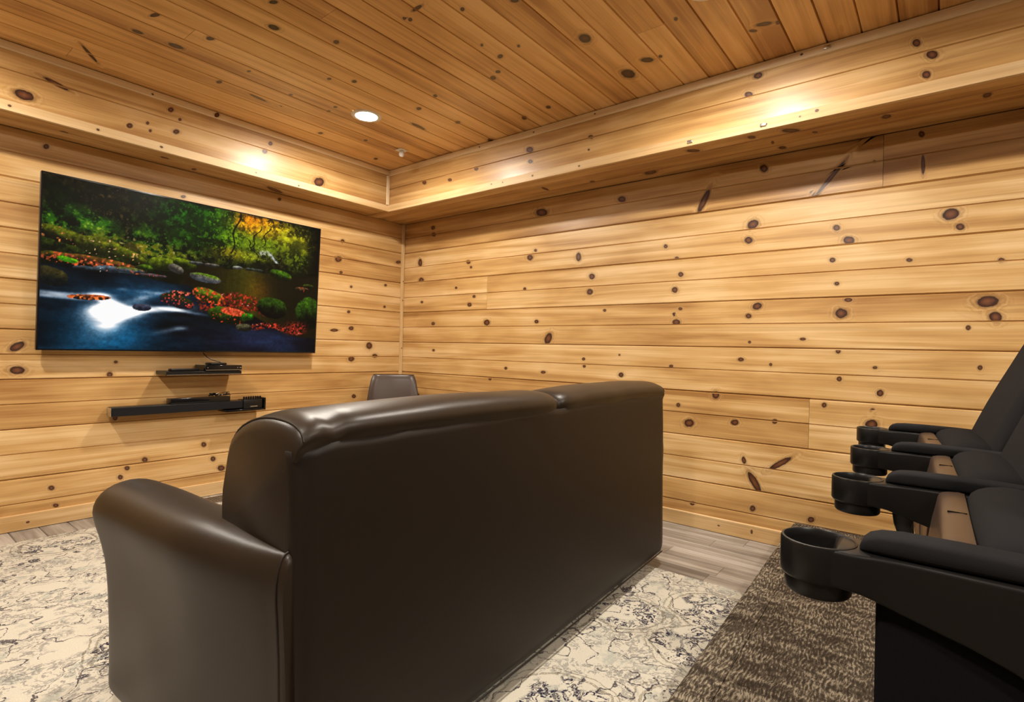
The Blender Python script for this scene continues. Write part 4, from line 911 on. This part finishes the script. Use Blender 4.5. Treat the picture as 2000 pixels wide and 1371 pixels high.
def make_seat(i):
    a, b = ARMS[i], ARMS[i+1]
    lab = ['black theatre seat nearest the camera, its cup holder largest of the row', 'middle black theatre seat of the row by the right wall', 'farthest black theatre seat, closest to the right wall'][i]
    bx, by = (a[0]+b[0])/2, (a[1]+b[1])/2
    e = tag(empty('theatre_seat', (bx, by, ZR)), lab, 'theatre seat', 'row of theatre seats on the riser')
    O = Vector((bx, by, ZR))
    hold = []
    def fix(o):       # author in world coordinates, then make local to the seat
        if o.parent is e: hold.append(o)
    sl = math.atan2(b[1]-a[1], b[0]-a[0]); wd = (b[0]-a[0])/2-.036
    kids = []
    kids.append(arm_mesh(e, *a, full=(i == 0)))
    if i == 2: kids.append(arm_mesh(e, *b))
    def post(ax, ay, end):
        if end:      # full upholstered end panel under the nearest arm
            secs = []
            for x, ins in ((-.014, .004), (-.011, .0), (.011, .0), (.014, .004)):
                P = [(-.073-ins, .70), (-.074-ins, .45), (-.072-ins, ZR+.012), (-.46+ins, ZR+.012), (-.46+ins, .45), (-.43+ins, .61), (-.37, .60), (-.29, .63), (-.21, .67), (-.13, .69)]
                secs.append([(ax+x-.006, ay+y, z) for y, z in P])
            p = loftobj('side_panel', secs, M['navy_fabric'], e, angle=30)
        else:        # slim front fairing curving back, struts behind it
            secs = []
            for z, yf, yb_ in ((.71, -.064, -.104), (.68, -.068, -.100), (.655, -.076, -.099), (.62, -.082, -.104), (.5, -.088, -.112), (.3, -.092, -.120), (ZR+.004, -.095, -.13)):
                secs.append([(ax+sx, ay+y, z) for sx, y in ((-.013, yf-.006), (-.007, yf), (.007, yf), (.013, yf-.006), (.013, yb_), (-.013, yb_))])
            p = loftobj('side_panel', secs, M['black_plastic'], e, angle=50)
            s1 = tube('strut', [(ax, ay-.20, .665), (ax, ay-.125, .42)], .010, M['black_plastic'], e, 10)
            s2 = tube('strut', [(ax+.016, ay-.225, .655), (ax+.016, ay-.145, .42)], .0035, M['steel'], e, 8)
            s3 = tube('strut', [(ax-.016, ay-.25, .645), (ax-.016, ay-.25, ZR+.004)], .006, M['steel'], e, 8)
            for s_ in (s1, s2, s3): kids.append(s_)
        kids.append(p)
        o = box('foot_plate', (ax-.04, ax+.04, ay-.42, ay-.06, ZR+.0005, ZR+.012), M['black_plastic'], e, .003); kids.append(o)
        o = tube('rear_post', [(ax, ay-.38, ZR+.01), (ax, ay-.36, .61)], .016, M['black_plastic'], e, 10); kids.append(o)
    post(*a, end=(i == 0))
    if i == 2: post(*b, end=False)
    # flipped-up seat: bronze shell in front, padded cushion behind
    def line_y(x): return a[1]+(x-a[0])*math.tan(sl)
    def lshape(name, prof, w_, mat, rx, nseg=8, bulge=0.0, e_r=.02):
        secs = []; cy = sum(p[0] for p in prof)/len(prof); cz = sum(p[1] for p in prof)/len(prof)
        st = [-w_, -w_+e_r*.15, -w_+e_r*.5, -w_+e_r]+[-w_+e_r+(2*w_-2*e_r)*k/nseg for k in range(1, nseg)]+[w_-e_r, w_-e_r*.5, w_-e_r*.15, w_]
        for s in st:
            d = min(1, (w_-abs(s))/e_r); ins = (1-math.sqrt(max(0, 1-(1-d)**2)))*e_r*.8
            S = []
            for y, z in prof:
                dy, dz = y-cy, z-cz; l = math.hypot(dy, dz)
                k = ins/l; bl = bulge*(1-(s/w_)**2)
                x = bx+s; S.append((x, line_y(x)+y-dy*k+dy/l*bl, z-dz*k+dz/l*bl))
            secs.append(S)
        o = loftobj(name, secs, mat, e, angle=50); return o
    shell = [(-.138, .745), (-.141, .764), (-.148, .772), (-.180, .775), (-.185, .766), (-.182, .74), (-.178, .68), (-.172, .55), (-.162, .46), (-.152, .40), (-.138, .40), (-.128, .46), (-.122, .55), (-.124, .65), (-.131, .71)]
    shell = [(p.x, p.y) for p in smoothpts([Vector((y, z, 0)) for y, z in shell], 1)]
    so = lshape('seat_shell', shell, wd-.012, M['bronze'], 0, 6, 0, .012); tag(so, 'bronze brown moulded seat shell with a narrow slot'); kids.append(so)
    cush = [(-.186, .772), (-.205, .790), (-.245, .798), (-.285, .790), (-.315, .765), (-.328, .72), (-.326, .64), (-.305, .55), (-.27, .47), (-.225, .41), (-.175, .39), (-.165, .43), (-.175, .56), (-.182, .68), (-.186, .74)]
    cush = [(p.x, p.y) for p in smoothpts([Vector((y, z, 0)) for y, z in cush], 1)]
    kids.append(lshape('seat_cushion', cush, wd-.004, M['charcoal_fabric'], 0, 10, .008, .035))
    # slot in the shell
    for xo in (0,):
        o = box('slot', (bx+.02, bx+.027, line_y(bx)-.178, line_y(bx)-.152, .768, .7752), M['black_gloss'], so); kids.append(o)
    # backrest: padded, reclined
    tl = .42; secs = []
    def bkprof(th0):
        P = []
        for s in range(0, 13):     # front face up
            q = s/12; z = .50+.78*q; y = -.352-.41*(z-.80); P.append((y+th0*(.5+.18*math.sin(q*PI*1.0)-(.0 if q < .9 else .3*(q-.9)/.1)), z))
        for s in range(12, -1, -1):
            q = s/12; z = .50+.78*q; y = -.352-.41*(z-.80); P.append((y-th0*.5*(1 if q < .95 else .6)-.02, z-.012))
        return P
    BP = bkprof(.105)
    kids.append(lshape('backrest', BP, wd-.002, M['charcoal_fabric'], 0, 12, .006, .05))
    bs = [(y-.085, z-.01) for y, z in BP[:13]]+[(y-.115, z-.01) for y, z in BP[:13]][::-1]
    kids.append(lshape('back_shell', bs, wd-.006, M['black_plastic'], 0, 6, 0, .01))
    # shift authored world geometry into the seat's frame
    for o in list(e.children):
        def sh_(ob, top):
            if ob.location.length > 0 and not top:
                pass
            if ob.location.length == 0 and top: ob.location = -O
        sh_(o, True)
    return e
for i in range(3): make_seat(i)
